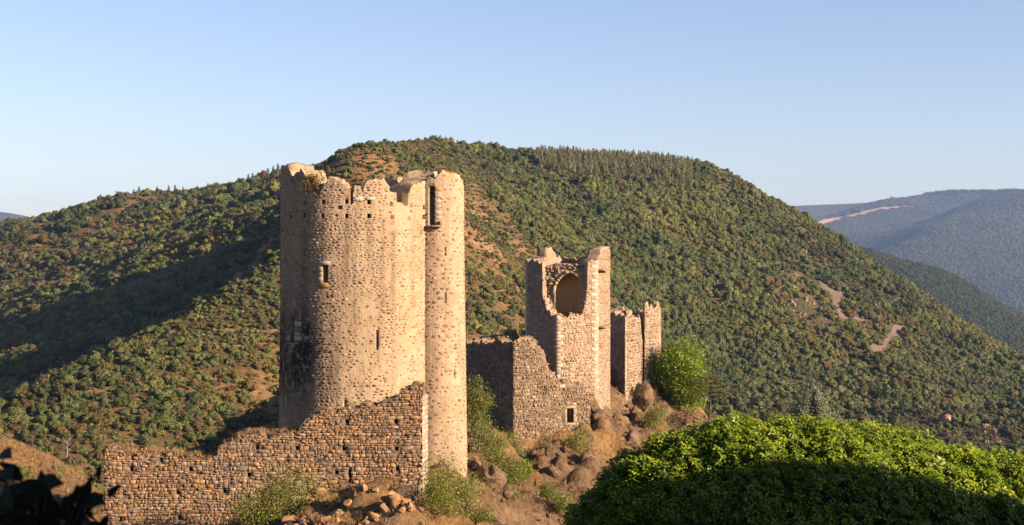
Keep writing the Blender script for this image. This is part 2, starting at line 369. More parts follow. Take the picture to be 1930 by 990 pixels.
# castle crag and the camera's own slope with an added shading bank
crag_ctrl = [(795, 935, 74.6), (640, 955, 74.5), (500, 980, 75), (330, 1015, 76), (200, 1030, 77.5), (100, 1045, 80), (-100, 1080, 85), (0, 835, 120), (-150, 790, 126), (-350, 760, 130), (100, 882, 118), (165, 918, 116), (0, 930, 102), (100, 965, 100), (-150, 930, 104), (0, 905, 150), (-200, 880, 155), (100, 960, 145), (210, 1005, 118),
    (805, 918, 81), (880, 905, 82), (680, 900, 83), (560, 880, 84), (535, 860, 90), (680, 840, 96), (800, 835, 98),
    (740, 945, 70), (640, 965, 69), (560, 990, 66), (780, 965, 68), (650, 1010, 63), (450, 1040, 65), (850, 985, 72), (900, 1030, 66),
    (930, 945, 82), (1000, 985, 86), (960, 1010, 78), (900, 850, 98), (930, 830, 108), (880, 800, 116),
    (970, 838, 112), (1050, 832, 112.5), (1105, 806, 115), (1000, 862, 107), (1050, 885, 103), (1100, 872, 107), (1060, 940, 97), (1010, 935, 97), (1120, 930, 100), (1080, 990, 92),
    (1150, 852, 113), (1150, 795, 120), (1180, 810, 124), (1170, 735, 136), (1130, 790, 119), (1215, 715, 139), (1262, 770, 138), (1250, 815, 130), (1220, 850, 122), (1330, 808, 136), (1300, 840, 124), (1390, 830, 134),
    (1180, 900, 110), (1250, 930, 105), (1400, 960, 105), (1500, 900, 135), (1700, 1000, 130),
    (1060, 720, 126), (1020, 700, 132), (940, 720, 130), (1150, 700, 140),
    (450, 930, 96), (300, 985, 95), (150, 1010, 100), (300, 1050, 120), (500, 1000, 120), (700, 960, 125), (850, 900, 140), (1000, 860, 155), (1150, 820, 165), (1300, 850, 165), (1500, 960, 160),
    (600, 1150, 165), (900, 1080, 185), (1200, 1050, 200), (200, 1200, 175), (-200, 1150, 190), (1600, 1150, 190)]
crag_pts = [P(*q) for q in crag_ctrl]
crag_pts += [np.array(q, float) for q in [(0, 0, -1.7), (-6, 0, -2.4), (6, 0, -1.2), (0, 6, -4.2), (-6, 6, -4.6), (0, 14, -8), (8, 14, -8), (-10, 14, -9), (0, 26, -13), (10, 26, -13), (-12, 28, -14), (0, 42, -19), (15, 42, -19), (-20, 45, -21), (0, 54, -19), (30, 40, -16), (40, 70, -30), (-45, 60, -28), (30, 90, -26),
    (0, -12, 1), (-12, -12, 0), (10, -1, 3.0), (13, -5, 6.6), (20, -4, 9), (17, 6, 3.4), (12, 10, -3), (18, 15, 3.0), (22, 13, 4.6), (24, 8, 5.5), (34, 10, 6), (34, -10, 12), (20, -20, 9), (50, 10, 8), (50, -30, 14), (-40, 0, -10), (-40, -30, -4), (20, 20, -6), (45, 26, -3), (60, 45, -14), (-70, 30, -24), (60, 100, -36), (80, 150, -52)]]  # includes an unseen bank on the right, added to shade crown and near leaves
crag_f = TPS(crag_pts, 1e-4, 40.0)
def nonuni(a, b, parts):
    out = [a]
    while out[-1] < b:
        v = out[-1]; st = parts[-1][2]
        for (lo, hi, s) in reversed(parts[:-1]):
            if lo <= v < hi: st = s
        out.append(v + st)
    return np.array(out)
gx = nonuni(-95, 95, [(-24, 20, 0.38), (-40, 40, 0.9), (0, 0, 2.2)]); gy = nonuni(-45, 215, [(60, 142, 0.42), (40, 160, 1.0), (0, 0, 2.2)])
XX, YY = np.meshgrid(gx, gy, indexing='ij')
def crag_z(x, y):
    z = crag_f(x, y)
    w = np.clip((y - 58) / 10, 0.12, 1) * np.clip((178 - y) / 25, 0.25, 1)
    r = 1 - np.abs(fbm(x / 4.2 + 0.35 * y / 4.2, y / 4.2, z / 2.6, o=4, seed=51))
    q = np.clip((x + 22) / 8, 0.3, 1)
    return z + q * w * (2.5 * (r - 0.68) + 0.55 * fbm(x / 1.2, y / 1.2, o=3, seed=57))
ZZ = crag_z(XX, YY)
gr = np.clip(fbm(XX / 7, YY / 7, o=3, seed=61) * 2.2 + np.where(XX < -20, 1.0, -0.1), 0, 0.8)
crag = tag(link('rocky_slope', grid_mesh('rocky_slope', XX, YY, ZZ, M['crag'], {'grassy': gr.ravel()}, smooth=False)), 'rocky castle ridge with dry grass below the towers', kind='structure')
def crag_at(x, y):
    i = np.clip(np.searchsorted(gx, x) - 1, 0, len(gx) - 2); j = np.clip(np.searchsorted(gy, y) - 1, 0, len(gy) - 2)
    fa = np.clip((x - gx[i]) / (gx[i + 1] - gx[i]), 0, 1); fb = np.clip((y - gy[j]) / (gy[j + 1] - gy[j]), 0, 1)
    return ZZ[i, j] * (1 - fa) * (1 - fb) + ZZ[i + 1, j] * fa * (1 - fb) + ZZ[i, j + 1] * (1 - fa) * fb + ZZ[i + 1, j + 1] * fa * fb

# ---------------------------------------------------------------- masonry
def rag(u, seed):
    """broken masonry edge: stone-high steps plus small unevenness"""
    u = np.asarray(u, float); return 0.13 * np.round(2.2 * vnoise(u * 1.9, u * 0, seed=seed)) / 1.1 + 0.07 * vnoise(u * 6.1, u * 0, seed=seed + 50) - 0.05

class Path:
    """plan polyline walked so that the outside lies on the right-hand... normals are given outward"""
    def __init__(s, pts, closed=False, batter=None, flip=False):
        p = np.asarray(pts, float); s.closed = closed
        if closed: p = np.vstack([p, p[:1]])
        s.p = p; seg = np.diff(p, axis=0); ln = np.hypot(*seg.T); s.u = np.r_[0, np.cumsum(ln)]; s.len = s.u[-1]
        nrm = np.c_[seg[:, 1], -seg[:, 0]] / ln[:, None]
        if flip: nrm = -nrm
        a = np.vstack([nrm[-1:] if closed else nrm[:1], nrm]); b = np.vstack([nrm, nrm[:1] if closed else nrm[-1:]])
        m = a + b; m /= np.maximum((m * a).sum(1), 0.35)[:, None]; s.n = m; s.batter = batter
    def at(s, u, z, d=0.0):
        u = np.asarray(u, float); z = np.asarray(z, float); d = d + np.zeros_like(u)
        if s.closed: u = np.mod(u, s.len - 1e-9)
        if s.batter is not None: d = d + s.batter(z)
        q = np.empty(u.shape + (3,))
        for k in (0, 1): q[..., k] = np.interp(u, s.u, s.p[:, k]) + np.interp(u, s.u, s.n[:, k]) * d
        q[..., 2] = z; return q
    def table(s, u0, u1):
        uu = np.linspace(u0, u1, 600); q = s.at(uu, np.zeros(600)); s.tu = uu; s.tpx = CX + F * q[:, 0] / q[:, 1]; s.ty = q[:, 1]
        o = np.argsort(s.tpx); s.tp, s.tq = s.tpx[o], s.tu[o]
    def U(s, px): return np.interp(px, s.tp, s.tq)
    def D(s, u): return np.interp(u, s.tu, s.ty)
    def Z(s, u, py): return (CY - np.asarray(py)) / F * s.D(u)
    def prof(s, pts):
        """pixel outline -> (u, z) arrays"""
        u = s.U(np.array([q[0] for q in pts], float)); z = s.Z(u, np.array([q[1] for q in pts], float))
        o = np.argsort(u, kind='stable'); return u[o], z[o]
    def hole(s, x0, x1, y0, y1, depth=0.8):
        a, b = sorted((float(s.U(x0)), float(s.U(x1)))); m = 0.5 * (a + b)
        return (a, b, float(s.Z(m, y1)), float(s.Z(m, y0)), depth)

def uniq(a, eps=1e-3):
    a = np.sort(np.asarray(a, float)); return a[np.r_[True, np.diff(a) > eps]]

def wall_mesh(name, path, u0, u1, zb, zt, thick, mat, holes=(), du=0.35, dz=0.35, zmin=None, zmax=None, extra_u=(), rough=0.04, caps=True, stain=None, seed=0, lid=None, inner=True, lumps=0.22):
    cor = path.u[(path.u > u0) & (path.u < u1)] if len(path.u) < 40 else []
    us = uniq(np.r_[np.arange(u0, u1, du), u1, list(extra_u), list(cor)] if True else 0)
    for h in holes: us = np.r_[us, h[0], h[1]]
    us = uniq(us); us = us[(us >= u0 - 1e-6) & (us <= u1 + 1e-6)]
    top = zt(us); bot = zb(us)
    zmin = bot.min() if zmin is None else zmin; zmax = top.max() if zmax is None else zmax
    zs = np.r_[np.arange(zmin, zmax, dz), zmax]
    for h in holes: zs = np.r_[zs, h[2], h[3]]
    zs = uniq(zs); n, m = len(us), len(zs)
    Ug, Zg = np.meshgrid(us, zs, indexing='ij'); Zc = np.clip(Zg, bot[:, None], top[:, None])
    dn = rough * fbm(Ug * 1.7, Zc * 1.7, o=3, seed=seed + 5)
    V = [path.at(Ug, Zc, dn).reshape(-1, 3)]; I = np.arange(n * m).reshape(n, m); quads = []
    uc = 0.5 * (us[1:] + us[:-1]); zc = 0.5 * (zs[1:] + zs[:-1])
    hid = np.full((n - 1, m - 1), -1)
    for k, h in enumerate(holes):
        hid[np.ix_((uc > h[0]) & (uc < h[1]), (zc > h[2]) & (zc < h[3]))] = k
    alive = ((zs[None, :-1] < top[:-1, None] - 1e-6) | (zs[None, :-1] < top[1:, None] - 1e-6)) & ((zs[None, 1:] > bot[:-1, None] + 1e-6) | (zs[None, 1:] > bot[1:, None] + 1e-6))
    ii, jj = np.nonzero(alive & (hid < 0))
    quads.append(np.stack([I[ii, jj], I[ii + 1, jj], I[ii + 1, jj + 1], I[ii, jj + 1]], -1))
    base = n * m
    for k, h in enumerate(holes):
        Vh = path.at(Ug, Zc, -h[4]).reshape(-1, 3); ci, cj = np.nonzero((hid == k) & alive)
        if len(ci) == 0: continue
        V.append(Vh); O = I + base; base += n * m
        quads.append(np.stack([O[ci, cj], O[ci + 1, cj], O[ci + 1, cj + 1], O[ci, cj + 1]], -1))
        i0, i1, j0, j1 = ci.min(), ci.max() + 1, cj.min(), cj.max() + 1
        for j in range(j0, j1):
            quads.append(np.array([[I[i0, j], O[i0, j], O[i0, j + 1], I[i0, j + 1]], [I[i1, j], I[i1, j + 1], O[i1, j + 1], O[i1, j]]]))
        for i in range(i0, i1):
            quads.append(np.array([[I[i, j0], I[i + 1, j0], O[i + 1, j0], O[i, j0]], [I[i, j1], O[i, j1], O[i + 1, j1], I[i + 1, j1]]]))
    if inner:
        V.append(path.at(Ug, Zc, -thick + 0.5 * dn).reshape(-1, 3)); O = I + base; base += n * m
        ii, jj = np.nonzero(alive)
        quads.append(np.stack([O[ii, jj], O[ii, jj + 1], O[ii + 1, jj + 1], O[ii + 1, jj]], -1))
        # top: front edge, two rough middle rows, back edge
        rows = [I[:, -1]]
        for q in (0.35, 0.7):
            zz = top + lumps * vnoise(us * 2.3, us * 0 + q * 9, seed=seed + 8)
            V.append(path.at(us, zz, -thick * q)); rows.append(np.arange(n) + base); base += n
        rows.append(O[:, -1])
        for a, b in zip(rows[:-1], rows[1:]): quads.append(np.stack([a[:-1], a[1:], b[1:], b[:-1]], -1))
        if caps:
            for i in (0, n - 1): quads.append(np.stack([I[i, :-1], I[i, 1:], O[i, 1:], O[i, :-1]], -1))
    if lid is not None:
        c = path.at(us, np.minimum(top, lid), -thick * 0.5).mean(0); c[2] = lid
        V.append(path.at(us, top * 0 + lid, -0.05)); V.append(c[None]); r = np.arange(n) + base
        quads.append(np.stack([r[:-1], r[1:], np.full(n - 1, base + n), np.full(n - 1, base + n)], -1)[:, :3])
    V = np.concatenate(V); at = None
    if stain is not None: at = {'stain': stain(V)}
    tris = [q for q in quads if q.shape[1] == 3]; qs = [q for q in quads if q.shape[1] == 4]
    return mesh_np(name, V, [np.concatenate(qs)] + tris, mat, False, at)

def clip_half(poly, p, q):
    """keep the side of the bisector nearer p"""
    mx, my = (p[0] + q[0]) / 2, (p[1] + q[1]) / 2; nx, ny = q[0] - p[0], q[1] - p[1]
    out = []; n = len(poly); s = [(a[0] - mx) * nx + (a[1] - my) * ny for a in poly]
    for i in range(n):
        a, b, sa, sb = poly[i], poly[(i + 1) % n], s[i], s[(i + 1) % n]
        if sa <= 0: out.append(a)
        if (sa < 0 < sb) or (sb < 0 < sa):
            t = sa / (sa - sb); out.append((a[0] + t * (b[0] - a[0]), a[1] + t * (b[1] - a[1])))
    return out

def rubble(u0, u1, z0, z1, cw, ch, keep, r, jit=0.25):
    """irregular coursed stones: list of (centre, polygon) in (u, z)"""
    pts = []; z = z0 - ch
    while z < z1 + ch:
        h = ch * r.uniform(0.6, 1.5); u = u0 - cw * r.uniform(0.5, 1.5)
        while u < u1 + cw:
            w = cw * r.uniform(0.45, 1.75)
            if h > ch * 1.15 and r.random() < 0.25:
                pts.append((u + w / 2, z + h * 0.25)); pts.append((u + w / 2 + w * r.uniform(-.1, .1), z + h * 0.75))
            else: pts.append((u + w / 2, z + h / 2 + jit * ch * r.uniform(-1, 1)))
            u += w
        z += h
    pts = np.array(pts); k = keep(pts[:, 0], pts[:, 1])
    S = np.array([cw, ch]); q = pts / S; cell = {}
    for i, (a, b) in enumerate(q): cell.setdefault((int(a // 1), int(b // 1)), []).append(i)
    out = []
    for i in np.nonzero(k)[0]:
        p = q[i]; poly = [(p[0] - 1.2, p[1] - 1.1), (p[0] + 1.2, p[1] - 1.1), (p[0] + 1.2, p[1] + 1.1), (p[0] - 1.2, p[1] + 1.1)]
        ca, cb = int(p[0] // 1), int(p[1] // 1)
        nb = [j for da in (-2, -1, 0, 1, 2) for db in (-2, -1, 0, 1, 2) for j in cell.get((ca + da, cb + db), ()) if j != i]
        nb.sort(key=lambda j: (q[j][0] - p[0]) ** 2 + (q[j][1] - p[1]) ** 2)
        for j in nb[:18]:
            poly = clip_half(poly, p, q[j])
            if len(poly) < 3: break
        if len(poly) >= 3: out.append((pts[i], np.array(poly) * S))
    return out

def coursed(u0, u1, z0, z1, cw, ch, keep, r, wav=0.05):
    """roughly bedded rubble: irregular oblongs in wavering courses"""
    out = []; z = z0; row = 0
    while z < z1:
        h = ch * r.choice([0.55, 0.75, 0.95, 1.15, 1.45]) * r.uniform(0.9, 1.1); u = u0 - cw * r.uniform(0, 1)
        while u < u1:
            w = min(cw * r.choice([0.4, 0.6, 0.85, 1.0, 1.3, 1.7], p=[.16, .22, .24, .18, .13, .07]) * r.uniform(.85, 1.15), 3.2 * h)
            cuts = [(0, 1)]
            if h > ch * 0.9 and r.random() < 0.42: q = r.uniform(.35, .65); cuts = [(0, q), (q, 1)]
            for a, b in cuts:
                subs = [(0, 1)]
                if len(cuts) == 2 and w > cw * .8 and r.random() < .5: q = r.uniform(.35, .65); subs = [(0, q), (q, 1)]
                for c, d in subs:
                    x0, x1, y0, y1 = u + w * c, u + w * d, z + h * a, z + h * b; sx, sy = x1 - x0, y1 - y0
                    cu = r.uniform(.06, .30, 8); J = np.array([(x0 + cu[0] * sx, y0), (x1 - cu[1] * sx, y0), (x1, y0 + cu[2] * sy), (x1, y1 - cu[3] * sy), (x1 - cu[4] * sx, y1), (x0 + cu[5] * sx, y1), (x0, y1 - cu[6] * sy), (x0, y0 + cu[7] * sy)])
                    J += r.uniform(-1, 1, (8, 2)) * np.array([.05 * sx, .05 * sy])
                    out.append((J.mean(0), J))
            u += w
        z += h; row += 1
    A = np.stack([o[1] for o in out]); A[..., 1] += wav * vnoise(A[..., 0] * .8, A[..., 1] * .5, seed=31) + .4 * wav * vnoise(A[..., 0] * 2.6, A[..., 1], seed=33)
    c = A.mean(1); k = np.nonzero(keep(c[:, 0], c[:, 1]))[0]
    return [(c[i], A[i]) for i in k]

def chaikin(p, f=0.16):
    b = np.roll(p, -1, 0); return np.stack([p * (1 - f) + b * f, p * f + b * (1 - f)], 1).reshape(-1, 2)

def stone_set(path, cells, pal, r, gap=0.02, shrink=(1, 1), h=(0.03, 0.07), rings=2, dark=None, wiggle=0.0):
    """-> list of dict(V, F, col, size) in world space"""
    L = []; pal = np.array(pal)
    for c, poly in cells:
        cen = poly.mean(0); d = poly - cen; rad = np.hypot(*d.T)
        f = np.maximum(1 - gap / np.maximum(rad, 1e-3), 0.3) * r.uniform(*shrink)
        p = chaikin(cen + d * f[:, None]) if len(d) < 8 else cen + d * f[:, None]; n = len(p)
        if wiggle: p = cen + (p - cen) * (1 + wiggle * r.uniform(-1, 1, n))[:, None]
        hh = r.uniform(*h); tilt = r.uniform(-0.12, 0.12, 2); dd = p - cen
        R = [(p, -0.05 + 0 * dd[:, 0]), (cen + dd * 0.985, hh * 0.7 + dd @ tilt * 0.6)] if rings == 2 else [(p, -0.05 + 0 * dd[:, 0])]
        R.append((cen + dd * (0.90 if rings == 2 else 0.94), hh + dd @ tilt + 0.012 * r.uniform(-1, 1, n)))
        uz = np.concatenate([a for a, _ in R]); dep = np.concatenate([b for _, b in R])
        k = len(R); idx = np.arange(n); nx = (idx + 1) % n
        Fq = [np.stack([idx + a * n, nx + a * n, nx + (a + 1) * n, idx + (a + 1) * n], -1) for a in range(k - 1)]
        base = pal[r.integers(len(pal))] * r.uniform(0.72, 1.25); base = base * (1 + r.uniform(-0.06, 0.06, 3))
        L.append(dict(uz=uz, dep=dep, n=n, k=k, F=Fq, col=base, area=float(np.ptp(p[:, 0]) * np.ptp(p[:, 1]))))
    if not L: return L
    UZ = np.concatenate([s['uz'] for s in L]); DE = np.concatenate([s['dep'] for s in L]); V = path.at(UZ[:, 0], UZ[:, 1], DE); i = 0
    for s in L:
        m = len(s['dep']); s['V'] = V[i:i + m]; i += m
        if dark is not None: s['col'] = s['col'] * dark(s['V'].mean(0))
    return L

def worg(o):
    p = np.array(o.location, float)
    while o.parent is not None: o = o.parent; p = p + np.array(o.location, float)
    return p

def add_stones(root, L, mat, n_ind, name='stone', rest='masonry'):
    """largest n_ind stones become parts of their own, the others one joined part"""
    org = worg(root)
    if not L: return
    D = np.array([np.linalg.norm(s['V'].mean(0)) for s in L]); sc = np.array([s['area'] for s in L]) / D ** 2
    px = np.array([CX + F * s['V'][:, 0].mean() / s['V'][:, 1].mean() for s in L]); py = np.array([CY - F * s['V'][:, 2].mean() / s['V'][:, 1].mean() for s in L])
    sc = np.where((px > 0) & (px < 1930) & (py > 0) & (py < 985), sc, 0)
    order = np.argsort(-sc); ind = set(order[:n_ind].tolist())
    Vs, Fs, Ts, Cs, b = [], [], [], [], 0
    for i, s in enumerate(L):
        topf = list(range((s['k'] - 1) * s['n'], s['k'] * s['n'])); colr = np.repeat(s['col'][None], len(s['V']), 0)
        if i in ind:
            c = s['V'].mean(0); link(name, mesh_np(name, s['V'] - c, s['F'] + [[topf]], mat, False, {'col': colr}), root, c - org)
        else:
            Vs.append(s['V'] - org); Fs += [f + b for f in s['F']]; Ts.append(np.array(topf) + b); Cs.append(colr); b += len(s['V'])
    if Vs:
        o = link(rest, mesh_np(rest, np.concatenate(Vs), Fs + [Ts], mat, False, {'col': np.concatenate(Cs)}), root); o['kind'] = 'stuff'

def block(path, u0, u1, z0, z1, d0, d1, col, mat, root, name, bev=0.015, r=None):
    """one cut block standing proud of the wall face"""
    org = worg(root)
    A = [(u0, z0), (u1, z0), (u1, z1), (u0, z1)]; um, zm = (u0 + u1) / 2, (z0 + z1) / 2
    def ring(s, d):
        return path.at(np.array([um + (a - um) * (1 - s / max(abs(u1 - u0) / 2, 1e-3)) for a, _ in A]), np.array([zm + (b - zm) * (1 - s / max(abs(z1 - z0) / 2, 1e-3)) for _, b in A]), d)
    V = np.concatenate([ring(0, d0), ring(0, d1 - bev), ring(bev, d1)]); i = np.arange(4); n = (i + 1) % 4
    Fq = [np.stack([i + 4 * a, n + 4 * a, n + 4 * a + 4, i + 4 * a + 4], -1) for a in (0, 1)] + [np.array([[8, 9, 10, 11]])]
    c = V.mean(0)
    return link(name, mesh_np(name, V - c, Fq, mat, False, {'col': np.repeat(np.array(col)[None], 12, 0)}), root, c - org)

def rock_mesh(name, mat, r, sub=2, flat=0.8, pal=None, lum=0.35):
    import bmesh
    bm = bmesh.new(); bmesh.ops.create_icosphere(bm, subdivisions=sub, radius=1.0)
    V = np.array([v.co[:] for v in bm.verts]); Fc = np.array([[v.index for v in f.verts] for f in bm.faces]); bm.free()
    o = r.uniform(-50, 50, 3); V = V * (1 + lum * fbm(V[:, 0] * 1.3 + o[0], V[:, 1] * 1.3 + o[1], V[:, 2] * 1.3 + o[2], o=3))[:, None]
    for k in range(11):      # chop facets
        d = r.normal(size=3); d /= np.linalg.norm(d); s = V @ d; lim = r.uniform(0.38, 0.72); V = V - np.maximum(s - lim, 0)[:, None] * d * 0.985
    V = V * (1 + .09 * (np.abs(fbm(V[:, 0] * 3.1 + o[1], V[:, 1] * 3.1 + o[2], V[:, 2] * 4.5, o=3)) - .4))[:, None]
    V = V * np.array([1, 1, flat]); col = pal[r.integers(len(pal))] * r.uniform(0.8, 1.2)
    return mesh_np(name, V, [Fc], mat, False, {'col': np.repeat(np.array(col)[None], len(V), 0)})

BROWN = [(.42, .27, .155), (.36, .24, .145), (.48, .33, .205), (.33, .25, .18), (.50, .29, .14), (.27, .185, .125), (.40, .29, .20), (.46, .27, .13)]
WARM = [(.42, .285, .18), (.33, .23, .155), (.46, .31, .185), (.33, .255, .19), (.48, .30, .16), (.39, .285, .20), (.54, .39, .26), (.50, .36, .24), (.58, .425, .29), (.55, .40, .27)]
PALE = [(.66, .55, .42), (.60, .48, .35), (.70, .60, .48), (.56, .44, .31)]
CAPS = [(.42, .31, .22), (.36, .28, .21), (.50, .38, .27), (.52, .30, .12)]

def cap_stones(root, path, us, zt, thick, r, step=0.3, size=(0.12, 0.28), pals=CAPS, name='coping_stones'):
    """loose stones lying along a ruined wall top: one joined part of small pieces"""
    org = worg(root); protos = [rock_mesh('p', None, r, 1, 0.7, np.array(pals), 0.3) for _ in range(4)]
    PV = []
    for m in protos:
        a = np.empty(len(m.vertices) * 3, np.float32); m.vertices.foreach_get('co', a); f = np.array([p.vertices[:] for p in m.polygons]); PV.append((a.reshape(-1, 3), f))
    Vs, Fs, Cs, b = [], [], [], 0
    for u in np.arange(us[0], us[1], step):
        for k in range(max(2, int(thick / 0.4))):
            uu = u + r.uniform(-step, step) * 0.6; s = r.uniform(*size); d = -r.uniform(0.06, thick - 0.06)
            z = float(zt(np.array([uu]))[0]); a, f = PV[r.integers(4)]; an = r.uniform(0, 6.28); ca, sa = math.cos(an), math.sin(an)
            v = a * s * np.array([1.2, 1.0, 0.8]); v = np.c_[v[:, 0] * ca - v[:, 1] * sa, v[:, 0] * sa + v[:, 1] * ca, v[:, 2]]
            v = v + path.at(np.array([uu]), np.array([z + s * 0.15]), d)[0] - org
            Vs.append(v); Fs.append(f + b); b += len(v); Cs.append(np.repeat((np.array(pals[r.integers(len(pals))]) * r.uniform(.75, 1.2))[None], len(v), 0))
    for m in protos: bpy.data.meshes.remove(m)
    o = link(name, mesh_np(name, np.concatenate(Vs), [np.concatenate(Fs)], M['cap_stone'], False, {'col': np.concatenate(Cs)}), root); o['kind'] = 'stuff'

# ---------------------------------------------------------------- round tower (rounded seven-sided keep with a stair turret)
R1 = 4.95; D1 = 86.0; c1 = P(678.5, 495, D1)[:2]
ang = np.radians(-22 + 360 / 7 * np.arange(7)); Rv = R1 / math.cos(math.pi / 7) * 0.955
pl = c1 + Rv * np.c_[np.sin(ang), -np.cos(ang)]
for f in (0.22, 0.25, 0.25): pl = chaikin(pl, f)
T1 = Path(pl, closed=True, flip=False)
# walked counter-clockwise seen from above starting at the left of the front; find the arc facing the camera
q = T1.at(T1.u[:-1], T1.u[:-1] * 0); rel = q[:, :2] - c1; fi = np.arctan2(rel[:, 0], -rel[:, 1])
start = int(np.argmin(np.abs(fi + np.pi * 0.98))); pl = np.roll(pl, -start, 0); T1 = Path(pl, closed=True)
if (T1.at(np.array([1.0]), np.array([0.0]), 1.0)[0, :2] - c1) @ (T1.at(np.array([1.0]), np.array([0.0]))[0, :2] - c1) < np.hypot(*(T1.at(np.array([1.0]), np.array([0.0]))[0, :2] - c1)) ** 2:
    T1 = Path(pl, closed=True, flip=True)
T1.batter = lambda z: 0.012 * np.clip(-2 - z, 0, 20)
q = T1.at(np.linspace(0, T1.len, 800), np.zeros(800)); pxs = CX + F * q[:, 0] / q[:, 1]; uu = np.linspace(0, T1.len, 800)
fr = q[:, 1] < D1 + 0.6; T1.table(uu[fr][np.argmin(pxs[fr])], uu[fr][np.argmax(pxs[fr])])
keep_root = empty('round_tower', (c1[0], c1[1], -14.0))
tag(keep_root, 'tall round ruined stone tower with slim stair turret behind the low rubble wall', 'tower')
top_px = [(529, 316), (548, 317), (549, 346), (553, 345), (554, 326), (566, 320), (578, 326), (584, 345), (590, 358), (603, 360), (605, 350), (610, 342), (622, 334), (640, 338), (652, 346), (660, 347), (661, 377), (667, 378),
          (668, 347), (680, 345), (682, 358), (685, 360), (686, 350), (697, 336), (722, 337), (732, 346), (735, 356), (747, 357), (748, 381), (769, 382), (770, 354), (782, 344), (800, 332), (829, 326)]
tu, tz = T1.prof(top_px)
uA, uB = T1.tu[0], T1.tu[-1]
bk = np.linspace(uB + 0.3, uA + T1.len - 0.3, 40)
back_z = (CY - np.interp(np.linspace(0, 1, 40), [0, .1, .2, .3, .42, .43, .6, .75, .9, 1], [348, 347, 345, 344, 345, 362, 366, 362, 352, 345])) / F * 90.0 + 0.12 * rng.normal(size=40)
tu_all = np.r_[tu, bk]; tz_all = np.r_[tz, back_z]
o_ = np.argsort(np.mod(tu_all, T1.len)); tum = np.mod(tu_all, T1.len)[o_]; tzm = tz_all[o_]
def t1_top(u): return np.interp(np.mod(u, T1.len), tum, tzm, period=T1.len) + rag(u, 2)
H1 = [T1.hole(x - 3, x + 3, y - 4, y + 4.5, 1.55) for x, y in [(575, 383), (609, 381), (653, 380), (695, 381), (738, 385), (775, 387), (800, 391), (548, 409), (574, 406), (608, 407), (653, 407), (695, 407), (739, 409), (771, 413), (799, 409)]]
H1 += [T1.hole(608, 618, 500, 533, 1.0), T1.hole(709, 713, 622, 660, 1.0), T1.hole(649, 652, 755, 768, 0.8), T1.hole(548, 556, 598, 646, 1.0), T1.hole(535, 538, 756, 768, 0.6), T1.hole(636, 645, 388, 395, 0.3)]
def stain1(V):
    px = CX + F * V[:, 0] / V[:, 1]; s = np.exp(-((V[:, 2] + 5.3) / 3.0) ** 2) * np.clip((648 - px) / 60, 0, 1) * (V[:, 1] < D1 + 1.5) * np.clip(.75 + .9 * fbm(px / 14, V[:, 2] / 5, o=3, seed=8), 0, 1)
    for hx_, w_, z_ in ((653, 5, -2.5), (696, 6, -1.0), (740, 6, -3.5), (608, 5, -1.5), (574, 5, -2.0), (668, 3, -6), (722, 4, -5)):
        s = s + .42 * np.exp(-((px - hx_) / w_) ** 2) * np.clip((2.9 - V[:, 2]) / .5, 0, 1) * np.clip((V[:, 2] - z_) / 2.5, 0, 1)
    return np.clip(s * 1.1 + 0.12 * (px < 600), 0, 1)
zb1 = lambda u: np.full(np.shape(u), -14.0)
inside = np.nonzero(tum)[0]
loc1 = np.array(keep_root.location)
def place(root, name, me, kind=None):
    me.transform(Matrix.Translation(-Vector(root.location))); o = link(name, me, root)
    if kind: o['kind'] = kind
    return o
place(keep_root, 'tower_wall', wall_mesh('tower_wall', T1, 0, T1.len, zb1, t1_top, 1.7, M['tower_mortar'], H1, 0.17, 0.4, extra_u=tum, stain=stain1, caps=False, seed=1, rough=0.012))
fl = T1.at(np.linspace(0, T1.len, 60)[:-1], np.full(59, 3.1), -1.5); me = mesh_np('floor', np.r_[fl, fl.mean(0)[None]], [np.array([[i, (i + 1) % 59, 59] for i in range(59)])], M['wall_core']); place(keep_root, 'upper_floor', me)
r1 = np.random.default_rng(3)
def in_holes(holes, u, z, m=0.0):
    k = np.zeros(len(u), bool)
    for h in holes: k |= (u > h[0] - m) & (u < h[1] + m) & (z > h[2] - m) & (z < h[3] + m)
    return k
uT = float(T1.U(812))
keep1 = lambda u, z: (u > uA - 1.2) & (u < uT) & (z < t1_top(u) - 0.10) & (z > -13.5) & ~in_holes(H1, u, z, 0.12)
cells = rubble(uA - 1.4, uT + 0.3, -13.6, 6.0, 0.265, 0.16, keep1, r1)
cc_ = np.array([c[0] for c in cells]); pk = np.clip(np.where(cc_[:, 0] < T1.U(745), .84, .52) + .35 * fbm(cc_[:, 0] / 2.2, cc_[:, 1] / 3.0, o=2, seed=44), .25, .97)
cells = [c for c, q in zip(cells, pk) if r1.random() < q]
def dark1(c):
    px = CX + F * c[0] / c[1]; s = np.exp(-((c[2] + 5.3) / 2.4) ** 2) * np.clip((650 - px) / 40, 0, 1); return 1 - 0.8 * s * (r1.random() < 0.85)
add_stones(keep_root, stone_set(T1, cells, WARM, r1, 0.03, (0.5, 0.95), (0.003, 0.02), 1, dark1, 0.10), M['stone'], 230)
